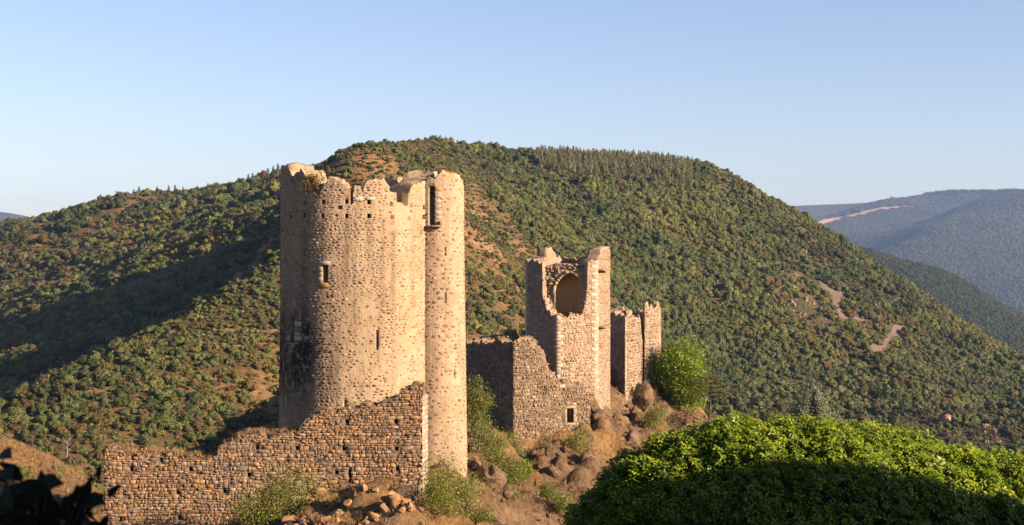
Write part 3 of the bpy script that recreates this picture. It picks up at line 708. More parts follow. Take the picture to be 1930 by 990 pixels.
# dressed blocks round the openings
for x0, x1, y0, y1, c in [(602, 623, 492.5, 499.5, PALE[2]), (602, 619, 534, 542, (.55, .33, .12)), (600, 607.5, 503, 512, PALE[1]), (601, 607.5, 513, 521, PALE[3]), (599, 607.5, 522, 531, PALE[1]),
                          (557, 569, 606, 615, PALE[2]), (557, 565, 616, 625, (.40, .27, .18)), (557, 566, 626, 633, PALE[0]), (557, 569, 634, 642, PALE[2]), (549, 557, 647, 656, (.58, .36, .14)), (543, 547.5, 600, 622, (.34, .22, .13)), (545, 547.5, 632, 642, PALE[0]), (546, 559, 588, 596, (.33, .23, .16)), (668, 684, 371, 379, PALE[2]), (690, 706, 372, 377, PALE[2])]:
    a, b = sorted((float(T1.U(x0)), float(T1.U(x1)))); m_ = (a + b) / 2; block(T1, a, b, float(T1.Z(m_, y1)), float(T1.Z(m_, y0)), -0.2, 0.06, c, M['stone'], keep_root, 'dressed_block')
cap_stones(keep_root, T1, (0, T1.len), t1_top, 1.2, r1, 0.30, (0.05, 0.13))
# stair turret
cT = P(822.5, 495, 85.25)[:2]; aT = np.linspace(-np.pi, np.pi, 49)[:-1]; TU = Path(cT + 1.68 * np.c_[np.sin(aT), -np.cos(aT)], closed=True)
TU.batter = lambda z: 0.016 * np.clip(2 - z, 0, 20) * 0.8
TU.table(TU.len * 0.27, TU.len * 0.73)
zT = (CY - 326) / F * 83.0
def tu_top(u):
    a = np.mod(u, TU.len) / TU.len * 2 * np.pi - np.pi
    return zT - 0.55 * np.clip((np.sin(a) - 0.62) / 0.38, 0, 1) ** 1.5 - 1.0 * np.clip((-np.sin(a) - 0.2) / 0.35, 0, 1) + rag(u, 7)
HT = [TU.hole(808.5, 819.5, 351, 428, 0.55), TU.hole(838, 842, 466, 482, 0.6), TU.hole(838, 842, 552, 572, 0.6), TU.hole(853, 857, 697, 714, 0.45)]
turret = place(keep_root, 'stair_turret', wall_mesh('stair_turret', TU, 0, TU.len, zb1, tu_top, 0.9, M['tower_mortar'], HT, 0.15, 0.4, extra_u=TU.u, caps=False, seed=4, rough=0.010, lid=zT - 1.1, stain=lambda V: np.zeros(len(V))))
keepT = lambda u, z: (u > TU.len * 0.2) & (u < TU.len * 0.8) & (z < tu_top(u) - 0.12) & (z > -13.5) & ~in_holes(HT, u, z, 0.1)
cells = rubble(TU.len * 0.2, TU.len * 0.8, -13.6, 5.6, 0.34, 0.24, keepT, r1); cells = [c for c in cells if r1.random() < 0.6]
add_stones(turret, stone_set(TU, cells, WARM, r1, 0.03, (0.38, 0.8), (0.008, 0.03), 2, None, 0.12), M['stone'], 70, rest='turret_masonry')
for y0, y1, c in [(352, 361, (.62, .40, .15)), (362, 374, PALE[0]), (375, 384, PALE[2]), (385, 395, PALE[1]), (396, 405, PALE[2]), (406, 414, PALE[0]), (415, 424, PALE[3])]:
    a, b = sorted((float(TU.U(820.2)), float(TU.U(832 + r1.uniform(-2, 2))))); block(TU, a, b, float(TU.Z(a, y1 - .6)), float(TU.Z(a, y0 + .6)), -0.15, 0.035, np.array(c) * .85, M['stone'], turret, 'dressed_block')
for x0, x1, y0, y1, dd in [(806, 811, 424, 430, 0.18), (814, 832, 424.5, 428.5, 0.3), (828, 832, 417, 424, 0.25)]:
    a, b = sorted((float(TU.U(x0)), float(TU.U(x1)))); block(TU, a, b, float(TU.Z(a, y1)), float(TU.Z(a, y0)), -0.2, dd, (.42, .30, .20), M['stone'], turret, 'sill_bracket')
cap_stones(turret, TU, (0, TU.len), tu_top, 0.8, r1, 0.3, (0.05, 0.11), name='turret_coping_stones')

# ---------------------------------------------------------------- low rubble wall in front of the tower
wl_, wr_ = P(196, 495, 76.0)[:2], P(796, 495, 75.4)[:2]
W1 = Path([wl_, wr_]); W1.table(0, W1.len)
front_root = empty('rubble_wall', (*((wl_ + wr_) / 2), -18.0)); tag(front_root, 'long broken rubble wall with stepped top in front of the round tower', 'wall')
wp = W1.prof([(190, 848), (215, 847), (245, 855), (300, 860), (350, 859), (386, 861), (400, 856), (408, 850), (412, 831), (440, 824), (480, 821), (520, 818), (556, 817), (566, 806), (574, 796), (590, 781), (610, 775), (640, 770), (672, 764), (700, 757), (735, 747), (752, 740), (765, 731), (797, 729)])
w_top = lambda u: np.interp(u, wp[0], wp[1]) + 0.8 * rag(u, 12)
HW = [W1.hole(x - 3.2, x + 3.2, y - 4, y + 4, 0.6) for x, y in [(248, 885), (304, 867), (359, 884), (235, 930), (335, 928), (485, 844), (560, 845), (554, 892), (469, 895), (423, 926), (466, 938), (338, 976), (226, 979), (654, 795), (746, 795), (648, 846), (747, 846), (634, 891), (749, 884)]]
HW.append(W1.hole(656.5, 661, 880, 911, 0.8))
place(front_root, 'wall_core', wall_mesh('wall_core', W1, 0, W1.len, lambda u: np.full(np.shape(u), -19.0), w_top, 1.35, M['wall_core'], HW, 0.18, 0.5, extra_u=wp[0], seed=8, rough=0.02))
r2 = np.random.default_rng(8)
keepW = lambda u, z: (u > -0.05) & (u < W1.len + 0.05) & (z < w_top(u) - 0.07) & (z > -16.2) & ~in_holes(HW, u, z, 0.10)
cells = coursed(0, W1.len, -16.3, -6, 0.32, 0.165, keepW, r2)
for c, p in cells: p[:, 0] = np.clip(p[:, 0], -0.03, W1.len + 0.02)
cells = [(c, p) for c, p in cells if np.ptp(p[:, 0]) > 0.08]
add_stones(front_root, stone_set(W1, cells, np.array(BROWN) * 1.13, r2, 0.005, (0.96, 1.0), (0.01, 0.07), 2, None, 0.03), M['stone'], 300)
WE = Path([wr_, wr_ + np.array([0.20, 1.35])]); WE.table(0, WE.len)
z0 = -15.6
while z0 < -7.2:                                   # quoins on the wall's end
    hgt = r2.uniform(0.16, 0.3); sp_ = r2.uniform(0.45, 0.9)
    for a, b in ((0.0, sp_), (sp_ + 0.02, 1.34)): block(WE, a, b, z0, z0 + hgt - 0.02, -0.4, r2.uniform(0.02, 0.06), np.array(PALE[r2.integers(4)]) * r2.uniform(.8, 1.0), M['stone'], front_root, 'quoin')
    z0 += hgt
cap_stones(front_root, W1, (0.05, W1.len - 0.05), w_top, 1.3, r2, 0.3, (0.07, 0.18), BROWN)

# ---------------------------------------------------------------- curtain wall between the towers
K0, K1, K2 = P(862, 495, 121)[:2], P(968, 495, 111.5)[:2], P(1112, 495, 114.5)[:2]
C1 = Path([K0, K1, K2]); C1.table(0, C1.len)
cur_root = empty('curtain_wall', (*K1, -16.0)); tag(cur_root, 'ruined curtain wall with small barred window between the two towers', 'wall')
cp = C1.prof([(862, 640), (880, 643), (893, 641), (900, 646), (908, 642), (915, 647), (925, 643), (932, 640), (936, 632), (938, 641), (950, 643), (962, 645), (968, 643), (975, 644), (990, 642), (1003, 642), (1006, 648), (1015, 655), (1022, 664), (1028, 680), (1034, 694), (1042, 708), (1052, 717), (1062, 720), (1080, 724), (1100, 731), (1112, 734)])
c_top = lambda u: np.interp(u, cp[0], cp[1]) + 1.3 * rag(u, 14)
HC = [C1.hole(1068.5, 1080.5, 770, 797, 0.9)]
place(cur_root, 'wall_core', wall_mesh('wall_core', C1, 0, C1.len, lambda u: np.full(np.shape(u), -17.0), c_top, 1.5, M['curtain_core'], HC, 0.18, 0.5, extra_u=cp[0], seed=15, rough=0.03))
r3 = np.random.default_rng(21)
keepC = lambda u, z: (u > 0) & (u < C1.len) & (z < c_top(u) - 0.08) & (z > -16.5) & ~in_holes(HC, u, z, 0.22)
cells = [c for c in coursed(0, C1.len, -16.5, -5, 0.33, 0.19, keepC, r3) if r3.random() < 0.9]
CURT = [(.34, .24, .16), (.40, .29, .19), (.28, .21, .15), (.45, .34, .24), (.37, .25, .15), (.60, .50, .40)]
L3 = stone_set(C1, cells, CURT[:5], r3, 0.015, (0.72, 0.98), (0.02, 0.08), 2, None, 0.06)
for s in L3:
    if r3.random() < 0.035: s['col'] = np.array(CURT[5])
add_stones(cur_root, L3, M['stone'], 150)
h = HC[0]; cwin = bpy.data.objects.new('window', None); COL.objects.link(cwin); cwin.parent = cur_root; cwin.location = C1.at(np.array([h[0]]), np.array([h[2]]))[0] - np.array(cur_root.location)
for a, b, z0, z1 in [(h[0] - 0.25, h[1] + 0.3, h[3] + 0.01, h[3] + 0.2), (h[0] - 0.2, h[1] + 0.2, h[2] - 0.18, h[2] - 0.01), (h[1] + 0.01, h[1] + 0.32, h[2] + 0.02, h[2] + 0.34), (h[1] + 0.01, h[1] + 0.22, h[2] + 0.36, h[2] + 0.68), (h[1] + 0.01, h[1] + 0.3, h[2] + 0.70, h[3] - 0.02), (h[0] - 0.2, h[0] - 0.01, h[2] + 0.02, h[2] + 0.5), (h[0] - 0.25, h[0] - 0.01, h[2] + 0.52, h[3] - 0.02)]:
    block(C1, a, b, z0, z1, -0.2, 0.07, (.52, .38, .25), M['stone'], cwin, 'dressed_block')
for k in range(4):
    uu_ = h[0] + (h[1] - h[0]) * (k + 0.6) / 4.2; block(C1, uu_, uu_ + 0.025, h[2], h[3], -0.16, -0.12, (0, 0, 0), M['iron'], cwin, 'window_bar', 0.004)
cap_stones(cur_root, C1, (0.1, C1.len - 0.1), c_top, 1.4, r3, 0.4, (0.10, 0.26), CURT[:4])
# broken fragment standing behind it
K3, K4 = P(906, 495, 130)[:2], P(1004, 495, 131)[:2]; C2 = Path([K3, K4]); C2.table(0, C2.len)
frag_root = empty('wall_fragment', (*((K3 + K4) / 2), -12)); tag(frag_root, 'small broken wall stumps rising behind the curtain wall', 'wall')
fp = C2.prof([(906, 640), (925, 636), (934, 634), (938, 631), (940, 633), (950, 632), (953, 623), (960, 621), (964, 625), (964.5, 637), (966, 637), (966.5, 623), (973, 622), (975, 632), (980, 637), (984, 636), (985, 624), (990, 622), (994, 630), (1004, 636)])
f_top = lambda u: np.interp(u, fp[0], fp[1])
place(frag_root, 'wall_core', wall_mesh('wall_core', C2, 0, C2.len, lambda u: np.full(np.shape(u), -12.0), f_top, 0.8, M['rear_mortar'], (), 0.3, 0.5, extra_u=fp[0], seed=18, rough=0.08))
cells = rubble(0, C2.len, -10, -4, 0.4, 0.25, lambda u, z: (u > 0) & (u < C2.len) & (z < f_top(u) - 0.1), r3)
add_stones(frag_root, stone_set(C2, cells, CURT, r3, 0.02, (0.7, 0.95), (0.02, 0.07), 1), M['stone'], 0)

# ---------------------------------------------------------------- broken square tower with the vaulted room
A2, B2, C2p, E2, F2 = P(991, 495, 126.5)[:2], P(1050, 495, 120.2)[:2], P(1125, 495, 122.8)[:2], P(1150, 495, 127.2)[:2], P(1075, 495, 132)[:2]
T2 = Path([A2, B2, C2p, E2, F2], closed=True); T2.table(0, T2.u[3])
sq_root = empty('square_tower', (*((A2 + C2p) / 2), -15.5)); tag(sq_root, 'broken square tower with open corner showing a pointed arch vault', 'tower')
uBk, uCk, uEk = T2.u[1], T2.u[2], T2.u[3]
ubl, ubr = float(T2.U(1023)), float(T2.U(1107))
zl = float(T2.Z(uBk, 592))
t2p = T2.prof([(991, 490), (1012, 490), (1014, 491), (1022, 495)]); t2r = T2.prof([(1108, 493), (1114, 490), (1115, 488), (1122, 487), (1126, 485), (1130.5, 480), (1131.5, 467), (1140, 465), (1149, 466)])
t2c = T2.prof([(1023, 560), (1028, 572), (1032, 585), (1040, 592), (1050, 594), (1070, 592), (1090, 590), (1098, 586), (1104, 570), (1107, 545)])
zE = t2r[1][-1]
lEF, lFA = T2.u[4] - uEk, T2.len - T2.u[4]
ubk = np.r_[uEk + lEF * np.array([.04, .34, .36, .385, .43, .7, .97]), T2.u[4] + lFA * np.array([.03, .3, .42, .5, .57, .60, .75, .765, .97])]
zbk = (CY - np.array([466, 466, 468, 483, 487, 488, 488, 488, 486, 480, 473, 469, 464, 465, 489, 490.0])) / F * np.r_[np.linspace(127.5, 131.5, 7), np.linspace(131.5, 127, 9)]
u2 = np.r_[t2p[0], t2c[0], t2r[0], ubk]; z2 = np.r_[t2p[1], t2c[1], t2r[1], zbk]; o_ = np.argsort(u2); u2, z2 = u2[o_], z2[o_]
t2_top = lambda u: np.interp(u, u2, z2) + rag(u, 19)
H2 = [T2.hole(1128, 1131, 516, 530, 0.5), T2.hole(1043, 1046, 704, 716, 0.6)]
place(sq_root, 'tower_wall', wall_mesh('tower_wall', T2, 0, T2.len, lambda u: np.full(np.shape(u), -16.0), t2_top, 1.0, M['rear_mortar'], H2, 0.17, 0.4, extra_u=u2, caps=False, seed=20, rough=0.012, lumps=0.06))
r4 = np.random.default_rng(31)
keep2 = lambda u, z: (u > 0) & (u < uEk) & (z < t2_top(u) - 0.1) & (z > -15) & ~in_holes(H2, u, z, 0.1) & (np.abs(u - uBk) > 0.2) & (np.abs(u - uCk) > 0.2)
cells = [c for c in coursed(0, uEk, -15, 2, 0.38, 0.22, keep2, r4) if r4.random() < 0.85]
SQ = [(.40, .28, .18), (.46, .34, .22), (.33, .23, .15), (.50, .39, .27), (.42, .28, .16), (.56, .45, .33)]
add_stones(sq_root, stone_set(T2, cells, SQ, r4, 0.02, (0.65, 0.95), (0.015, 0.05), 1, None, 0.06), M['stone'], 80)
def quoins(path, uc, z0, z1, root, r, left=True, right=True, long=0.7, short=0.4, hh=0.3, pal=PALE):
    z, k = z0, 0
    while z < z1:
        h_ = hh * r.uniform(0.85, 1.15)
        if z + h_ > z1: break
        a = uc - (long if k % 2 else short) * r.uniform(.9, 1.1) if left else uc
        b = uc + (short if k % 2 else long) * r.uniform(.9, 1.1) if right else uc
        for x0, x1 in ((a, uc - 0.001), (uc + 0.001, b)):
            if abs(x1 - x0) > 0.05: block(path, x0, x1, z, z + h_ - 0.018, -0.12, 0.045, np.array(pal[r.integers(len(pal))]) * r.uniform(.92, 1.08), M['stone'], root, 'quoin', 0.008)
        z += h_; k += 1
quoins(T2, uBk, float(T2.Z(uBk, 720)), zl - 0.03, sq_root, r4)
quoins(T2, uCk, float(T2.Z(uCk, 735)), float(T2.Z(uCk, 489)), sq_root, r4, long=0.62, short=0.36)
quoins(T2, 0.002, float(T2.Z(0.1, 650)), float(T2.Z(0.1, 491)), sq_root, r4, left=False)
for x0, x1, y0, y1, dd in [(1127, 1140, 507, 511, 0.55), (1128, 1141, 615, 618.5, 0.5), (1130, 1136, 646, 656, 0.1)]:
    a, b = sorted((float(T2.U(x0)), float(T2.U(x1)))); block(T2, a, b, float(T2.Z(a, y1)), float(T2.Z(a, y0)), -0.2, dd, (.40, .25, .15), M['stone'], sq_root, 'corbel')
# cross wall with the pointed arch, set back inside the broken corner
pL, pR = T2.at(np.array([ubl]), np.array([0.]), -0.35)[0, :2], T2.at(np.array([ubr]), np.array([0.]), -0.35)[0, :2]
dirn = (pR - pL) / np.hypot(*(pR - pL)); inw = np.array([-dirn[1], dirn[0]]); inw = inw if inw[1] > 0 else -inw
XW = Path([pL + inw * 0.15, pR + inw * 0.15]); XW.table(0, XW.len)
Dx = XW.D(XW.len / 2)
zr = lambda py: (CY - py) / F * Dx
uL, uR, uM = float(XW.U(1044)), float(XW.U(1103)), float(XW.U(1074))
spring = zr(556)
def arch_z(u, wdt=0.0, top=514):
    t_ = np.clip(np.abs(u - uM) / (np.where(u < uM, uM - uL, uR - uM) + wdt), 0, 1)
    c_ = 0.75; return spring + (zr(top) - spring + wdt * 1.1) * np.sqrt(np.clip(1 - ((t_ + c_) / (1 + c_)) ** 2, 0, 1)) / math.sqrt(1 - (c_ / (1 + c_)) ** 2)
zTop = lambda u: np.interp(u, [0, float(XW.U(1034)), float(XW.U(1060)), uM, float(XW.U(1100)), XW.len], [zr(503), zr(500), zr(497), zr(497), zr(499), zr(502)]) + 0.05 * vnoise(np.asarray(u) * 5, np.asarray(u) * 0, seed=3)
zF = zr(592)
us_ = np.linspace(0, XW.len, 90); V, Q, b = [], [], 0
jag = 0.10
lo = np.where((us_ > uL + jag * vnoise(us_ * 0, us_ * 5, seed=1)) & (us_ < uR), np.maximum(arch_z(us_), zF), zF)
nz = 16
for dpt in (0.0, -0.42):
    tt = np.linspace(0, 1, nz); Zw = lo[:, None] + (zTop(us_) - lo)[:, None] * tt[None]; Uw = np.repeat(us_[:, None], nz, 1)
    V.append(XW.at(Uw, Zw, dpt + 0.16 * fbm(Uw * 2.2, Zw * 2.2, o=3, seed=77) * (1 if dpt == 0 else 0)).reshape(-1, 3))
I = np.arange(90 * nz).reshape(90, nz); O = I + 90 * nz
Q.append(np.stack([I[:-1, :-1], I[1:, :-1], I[1:, 1:], I[:-1, 1:]], -1).reshape(-1, 4)); Q.append(np.stack([O[:-1, :-1], O[:-1, 1:], O[1:, 1:], O[1:, :-1]], -1).reshape(-1, 4))
for col in (0, nz - 1): Q.append(np.stack([I[:-1, col], I[1:, col], O[1:, col], O[:-1, col]], -1))
archw = place(sq_root, 'arch_wall', mesh_np('arch_wall', np.concatenate(V), [np.concatenate(Q)], M['rear_mortar']))
cells = rubble(0, XW.len, zF, zr(495), 0.3, 0.22, lambda u, z: (u > 0.05) & (u < XW.len - 0.05) & (z > zF) & (z < zTop(u) - 0.1) & ~((u > uL - .3) & (u < uR + .3) & (z < arch_z(u, 0.35))), r4)
add_stones(archw, stone_set(XW, cells, SQ, r4, 0.02, (0.7, 1), (0.03, 0.16), 2, None, 0.1), M['stone'], 0, rest='broken_masonry')
# arch ring of voussoirs
s_ = np.linspace(0.02, 0.98, 15)
ring_u = np.r_[uL + (uM - uL) * np.linspace(0, 1, 9), uM + (uR - uM) * np.linspace(0, 1, 12)[1:]]
for a, b in zip(ring_u[:-1], ring_u[1:]):
    g_ = 0.004; qa = np.array([[a, arch_z(np.array([a]))[0]], [b, arch_z(np.array([b]))[0]]]); sgn = -1 if b <= uM + 1e-6 else 1
    e_ = qa[1] - qa[0]; nn = np.array([-e_[1], e_[0]]); nn /= np.hypot(*nn); nn = nn if nn[1] > 0 else -nn
    e1 = e_ / np.hypot(*e_) * g_; poly = np.array([qa[0] + e1, qa[1] - e1, qa[1] - e1 + nn * 0.19, qa[0] + e1 + nn * 0.19]); dp = 0.12
    V = np.concatenate([XW.at(poly[:, 0], poly[:, 1], -0.45), XW.at(poly[:, 0], poly[:, 1], dp)]); i = np.arange(4); n = (i + 1) % 4
    c_ = V.mean(0); link('voussoir', mesh_np('voussoir', V - c_, [np.stack([i, n, n + 4, i + 4], -1), np.array([[4, 5, 6, 7]])], M['stone'], False, {'col': np.repeat(np.array([[.56, .41, .26]]) * r4.uniform(.9, 1.1), 8, 0)}), archw, c_ - np.array(sq_root.location))
# room: floor, back lining and roof terrace
inn = T2.at(np.r_[np.linspace(0, T2.len, 60)[:-1]], np.full(59, zF - 0.03), -0.5); place(sq_root, 'room_floor', mesh_np('f', np.r_[inn, inn.mean(0)[None]], [np.array([[i, (i + 1) % 59, 59] for i in range(59)])], M['wall_core']))
wd_ = XW.len; LN = Path([pL + inw * .5, pL + dirn * wd_ * .10 + inw * 1.0, pL + dirn * wd_ * .28 + inw * 1.35, pL + dirn * wd_ * .5 + inw * 1.45, pL + dirn * wd_ * .72 + inw * 1.35, pL + dirn * wd_ * .90 + inw * 1.0, pR + inw * .5]); place(sq_root, 'room_lining', wall_mesh('lining', LN, 0, LN.len, lambda u: np.full(np.shape(u), zF), lambda u: np.full(np.shape(u), zr(505)), 0.05, M['interior'], (), 0.5, 0.5, seed=66, rough=0.06, inner=False))
slab = T2.at(np.linspace(0, T2.len, 60)[:-1], np.full(59, zr(505)), -0.6)
keepm = slab[:, :2] @ inw > (pL @ inw) - 0.05; slab = slab[keepm]
slab = np.r_[[[*(pL + inw * 0.2), zr(505)]], [[*(pR + inw * 0.2), zr(505)]], slab]; an_ = np.arctan2(*(slab[:, :2] - slab[:, :2].mean(0)).T); slab = slab[np.argsort(an_)]; ns = len(slab)
low_ = slab - np.array([0, 0, 0.3]); cc = slab.mean(0)
place(sq_root, 'roof_terrace', mesh_np('t', np.r_[slab, low_, cc[None], (cc - [0, 0, .3])[None]], [np.array([[i, (i + 1) % ns, 2 * ns] for i in range(ns)]), np.array([[ns + (i + 1) % ns, ns + i, 2 * ns + 1] for i in range(ns)]), np.array([[i, ns + i, ns + (i + 1) % ns, (i + 1) % ns] for i in range(ns)])], M['rear_mortar']))
cap_stones(sq_root, T2, (uEk - 2.0, T2.len), t2_top, 0.9, r4, 0.3, (0.06, 0.14), SQ[:4])
cap_stones(sq_root, T2, (ubl, ubr), t2_top, 0.9, r4, 0.16, (0.10, 0.26), SQ[:4], name='broken_ledge_stones')
tv = T2.at(np.array([uCk - 0.9, uCk - 0.25]), np.array([0., 0.]), -0.75)[:, :2]
zt_ = zr(503)
V = np.array([[*(pR - dirn * .75), zt_ + .02], [*(pR - dirn * 0.1), zt_ + .02], [*(pR - dirn * .1 + inw * .8), zt_ + .32], [*(pR - dirn * .75 + inw * .8), zt_ + .30]]); V2 = V + [0, 0, 0.03]
tp = link('tarpaulin', mesh_np('tarpaulin', np.r_[V, V2] - V[0], [np.array([[0, 1, 2, 3], [4, 7, 6, 5], [0, 4, 5, 1], [1, 5, 6, 2], [2, 6, 7, 3], [3, 7, 4, 0]])], M['tarp']), None, V[0]); tag(tp, 'small dark blue sheet on top of the broken square tower', 'sheet')

# ---------------------------------------------------------------- rear tower
A3, B3, C3, G3, E3, F3 = P(1150, 495, 138.5)[:2], P(1178, 495, 134.6)[:2], P(1213, 495, 138.6)[:2], P(1215, 495, 138.25)[:2], P(1246, 495, 141.5)[:2], P(1190, 495, 147)[:2]
T3 = Path([A3, B3, C3, G3, E3, F3], closed=True); T3.table(0, T3.u[4])
rear_root = empty('rear_tower', (*((A3 + E3) / 2), -13)); tag(rear_root, 'narrow ruined tower with jagged top beside the green tree', 'tower')
t3 = T3.prof([(1150, 590), (1156, 588), (1160, 592), (1168, 590), (1177, 595), (1180, 597), (1196, 599), (1202, 601), (1204, 592), (1207, 600), (1209, 632), (1212.5, 650), (1215, 572), (1221, 570), (1224, 577), (1226, 573), (1232, 577), (1236, 576), (1238, 572), (1242, 572), (1243, 581), (1246, 580)])
b3 = np.linspace(T3.u[4] + 0.3, T3.len - 0.3, 9); b3z = (CY - np.array([582, 588, 584, 590, 586, 580, 584, 578, 588.])) / F * 144
u3, z3 = np.r_[t3[0], b3], np.r_[t3[1], b3z]
t3_top = lambda u: np.interp(u, u3, z3) + rag(u, 29)
place(rear_root, 'tower_wall', wall_mesh('tower_wall', T3, 0, T3.len, lambda u: np.full(np.shape(u), -14.5), t3_top, 0.9, M['rear_mortar'], (), 0.17, 0.4, extra_u=u3, caps=False, seed=40, rough=0.012, lumps=0.06))
r5 = np.random.default_rng(41)
uB3 = T3.u[1]
cells = [c for c in coursed(0, T3.u[4], -14, -3, 0.40, 0.24, lambda u, z: (u > 0) & (u < T3.u[4]) & (z < t3_top(u) - 0.1) & ~((u < uB3 + 0.05) & (z < T3.Z(0.5, 632))), r5) if r5.random() < 0.85]
add_stones(rear_root, stone_set(T3, cells, SQ, r5, 0.02, (0.7, 0.95), (0.015, 0.06), 1, None, 0.06), M['stone'], 40)
z0 = float(T3.Z(0.5, 735))
while z0 < float(T3.Z(0.5, 632)):                  # big cut blocks on its narrow side
    hgt = r5.uniform(0.36, 0.5); a = 0.02
    while a < uB3 - 0.05:
        b = min(a + r5.uniform(0.5, 1.1), uB3 - 0.01); block(T3, a, b - 0.02, z0, z0 + hgt - 0.025, -0.1, r5.uniform(0.03, 0.08), np.array((.36, .25, .17)) * r5.uniform(.75, 1.2), M['stone'], rear_root, 'cut_block'); a = b
    z0 += hgt
quoins(T3, uB3 + 0.02, float(T3.Z(uB3, 735)), float(T3.Z(uB3, 597)), rear_root, r5, left=False, long=0.45, short=0.3, hh=0.35)
cap_stones(rear_root, T3, (0, T3.len), t3_top, 0.85, r5, 0.4, (0.1, 0.22))

# ---------------------------------------------------------------- vegetation prototypes
def leaf_quads(Cn, N, size, r, asp=0.5, rnd=0.7, fold=0.0):
    """Cn centres (n,3), N preferred normals (n,3), size (n,) -> V, F"""
    n = len(Cn); nn = N + rnd * r.normal(size=(n, 3)); nn /= np.linalg.norm(nn, axis=1)[:, None] + 1e-9
    t = r.normal(size=(n, 3)); t -= (t * nn).sum(1)[:, None] * nn; t /= np.linalg.norm(t, axis=1)[:, None] + 1e-9
    b = np.cross(nn, t); s = np.asarray(size)[:, None] * 0.5
    V = np.stack([Cn - t * s, Cn + b * s * asp + nn * s * fold, Cn + t * s, Cn - b * s * asp + nn * s * fold], 1).reshape(-1, 3)
    return V, np.arange(4 * n).reshape(n, 4)

def ico(sub):
    import bmesh
    bm = bmesh.new(); bmesh.ops.create_icosphere(bm, subdivisions=sub, radius=1.0)
    V = np.array([v.co[:] for v in bm.verts]); Fc = np.array([[v.index for v in f.verts] for f in bm.faces]); bm.free(); return V, Fc
ICO2, ICO1 = ico(2), ico(1)

def bush_mesh(name, r, mat, lobes=6, leaves=420, leaf=0.2, flat=0.8, sub=ICO2):
    cs, rs = [], []
    for k in range(lobes):
        a = r.uniform(0, 6.28); q = r.uniform(0.25, 0.95) if k else 0; cs.append((q * math.cos(a), q * math.sin(a), r.uniform(0.15, 0.85 - .45 * q) * flat)); rs.append(r.uniform(0.22, 0.46) if k else 0.5)
    Vs, Fs, Lv, b = [], [], [], 0
    for c, q in zip(cs, rs):
        V, Fc = sub; o = r.uniform(-9, 9, 3); V = V * (0.86 * q * (1 + 0.28 * fbm(V[:, 0] * 2 + o[0], V[:, 1] * 2 + o[1], V[:, 2] * 2 + o[2], o=2)))[:, None] * np.array([1, 1, flat]) + c
        V[:, 2] = np.maximum(V[:, 2], -0.12); Vs.append(V); Fs.append(Fc + b); b += len(V); Lv.append(np.full(len(V), 0.25))  # inner lobes coloured dark to stand in for shade inside the bush
    k = r.integers(0, lobes, leaves); d = r.normal(size=(leaves, 3)); d[:, 2] += 0.25; d /= np.linalg.norm(d, axis=1)[:, None]
    C = np.array(cs)[k] + d * (np.array(rs)[k] * r.uniform(0.82, 1.12, leaves))[:, None] * np.array([1, 1, flat]); C[:, 2] = np.maximum(C[:, 2], 0.0)
    V, Fq = leaf_quads(C, d, leaf * r.uniform(0.6, 1.3, leaves), r, 0.75, 0.6)
    Vs.append(V); Lv.append(np.repeat(r.uniform(0.2, 1.0, leaves), 4))
    return mesh_np(name, np.concatenate(Vs), [np.concatenate(Fs), Fq + b], mat, False, {'lv': np.concatenate(Lv)})

def conifer_mesh(name, r, mat, tiers=9, per=26):
    """narrow fir, height 1"""
    Vs, Lv, C, N, S = [], [], [], [], []
    for k in range(tiers):
        z = 0.1 + 0.88 * k / tiers; rad = 0.24 * (1 - k / tiers) + 0.015
        a = r.uniform(0, 6.28, per); q = rad * np.sqrt(r.uniform(0.1, 1.15, per))
        C.append(np.c_[q * np.cos(a), q * np.sin(a), z - 0.35 * q + r.uniform(-.03, .03, per)]); N.append(np.c_[np.cos(a) * .6, np.sin(a) * .6, np.full(per, 0.7)]); S.append(np.full(per, 0.16 * (1 - 0.5 * k / tiers)))
    V, Fq = leaf_quads(np.concatenate(C), np.concatenate(N), np.concatenate(S) * r.uniform(.7, 1.2, per * tiers), r, 0.55, 0.5)
    m = 6; a = np.linspace(0, 6.28, m + 1)[:-1]; base = np.c_[0.02 * np.cos(a), 0.02 * np.sin(a), np.full(m, -0.05)]; tip = np.array([[0, 0, 1.0]])
    T = np.array([[i, (i + 1) % m, m] for i in range(m)]) + len(V)
    return mesh_np(name, np.r_[V, base, tip], [Fq, T], mat, False, {'lv': np.r_[np.repeat(r.uniform(0.1, 1, len(Fq)), 4), np.zeros(m + 1)]})

rv = np.random.default_rng(77)
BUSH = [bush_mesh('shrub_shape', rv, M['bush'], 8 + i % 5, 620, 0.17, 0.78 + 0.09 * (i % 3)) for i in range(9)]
SCRUB = [bush_mesh('scrub_shape', rv, M['bush'], 3, 130, 0.34, 0.6, ICO1) for i in range(4)]
FIR = [conifer_mesh('fir_shape', rv, M['bush']) for i in range(4)]

def proto_collection(name, meshes):
    c = bpy.data.collections.new(name)
    for i, m in enumerate(meshes):
        o = bpy.data.objects.new('%s_%02d' % (name, i), m); c.objects.link(o)
    return c
PC = {'bush': proto_collection('bush_kinds', BUSH), 'scrub': proto_collection('scrub_kinds', SCRUB), 'fir': proto_collection('fir_kinds', FIR)}

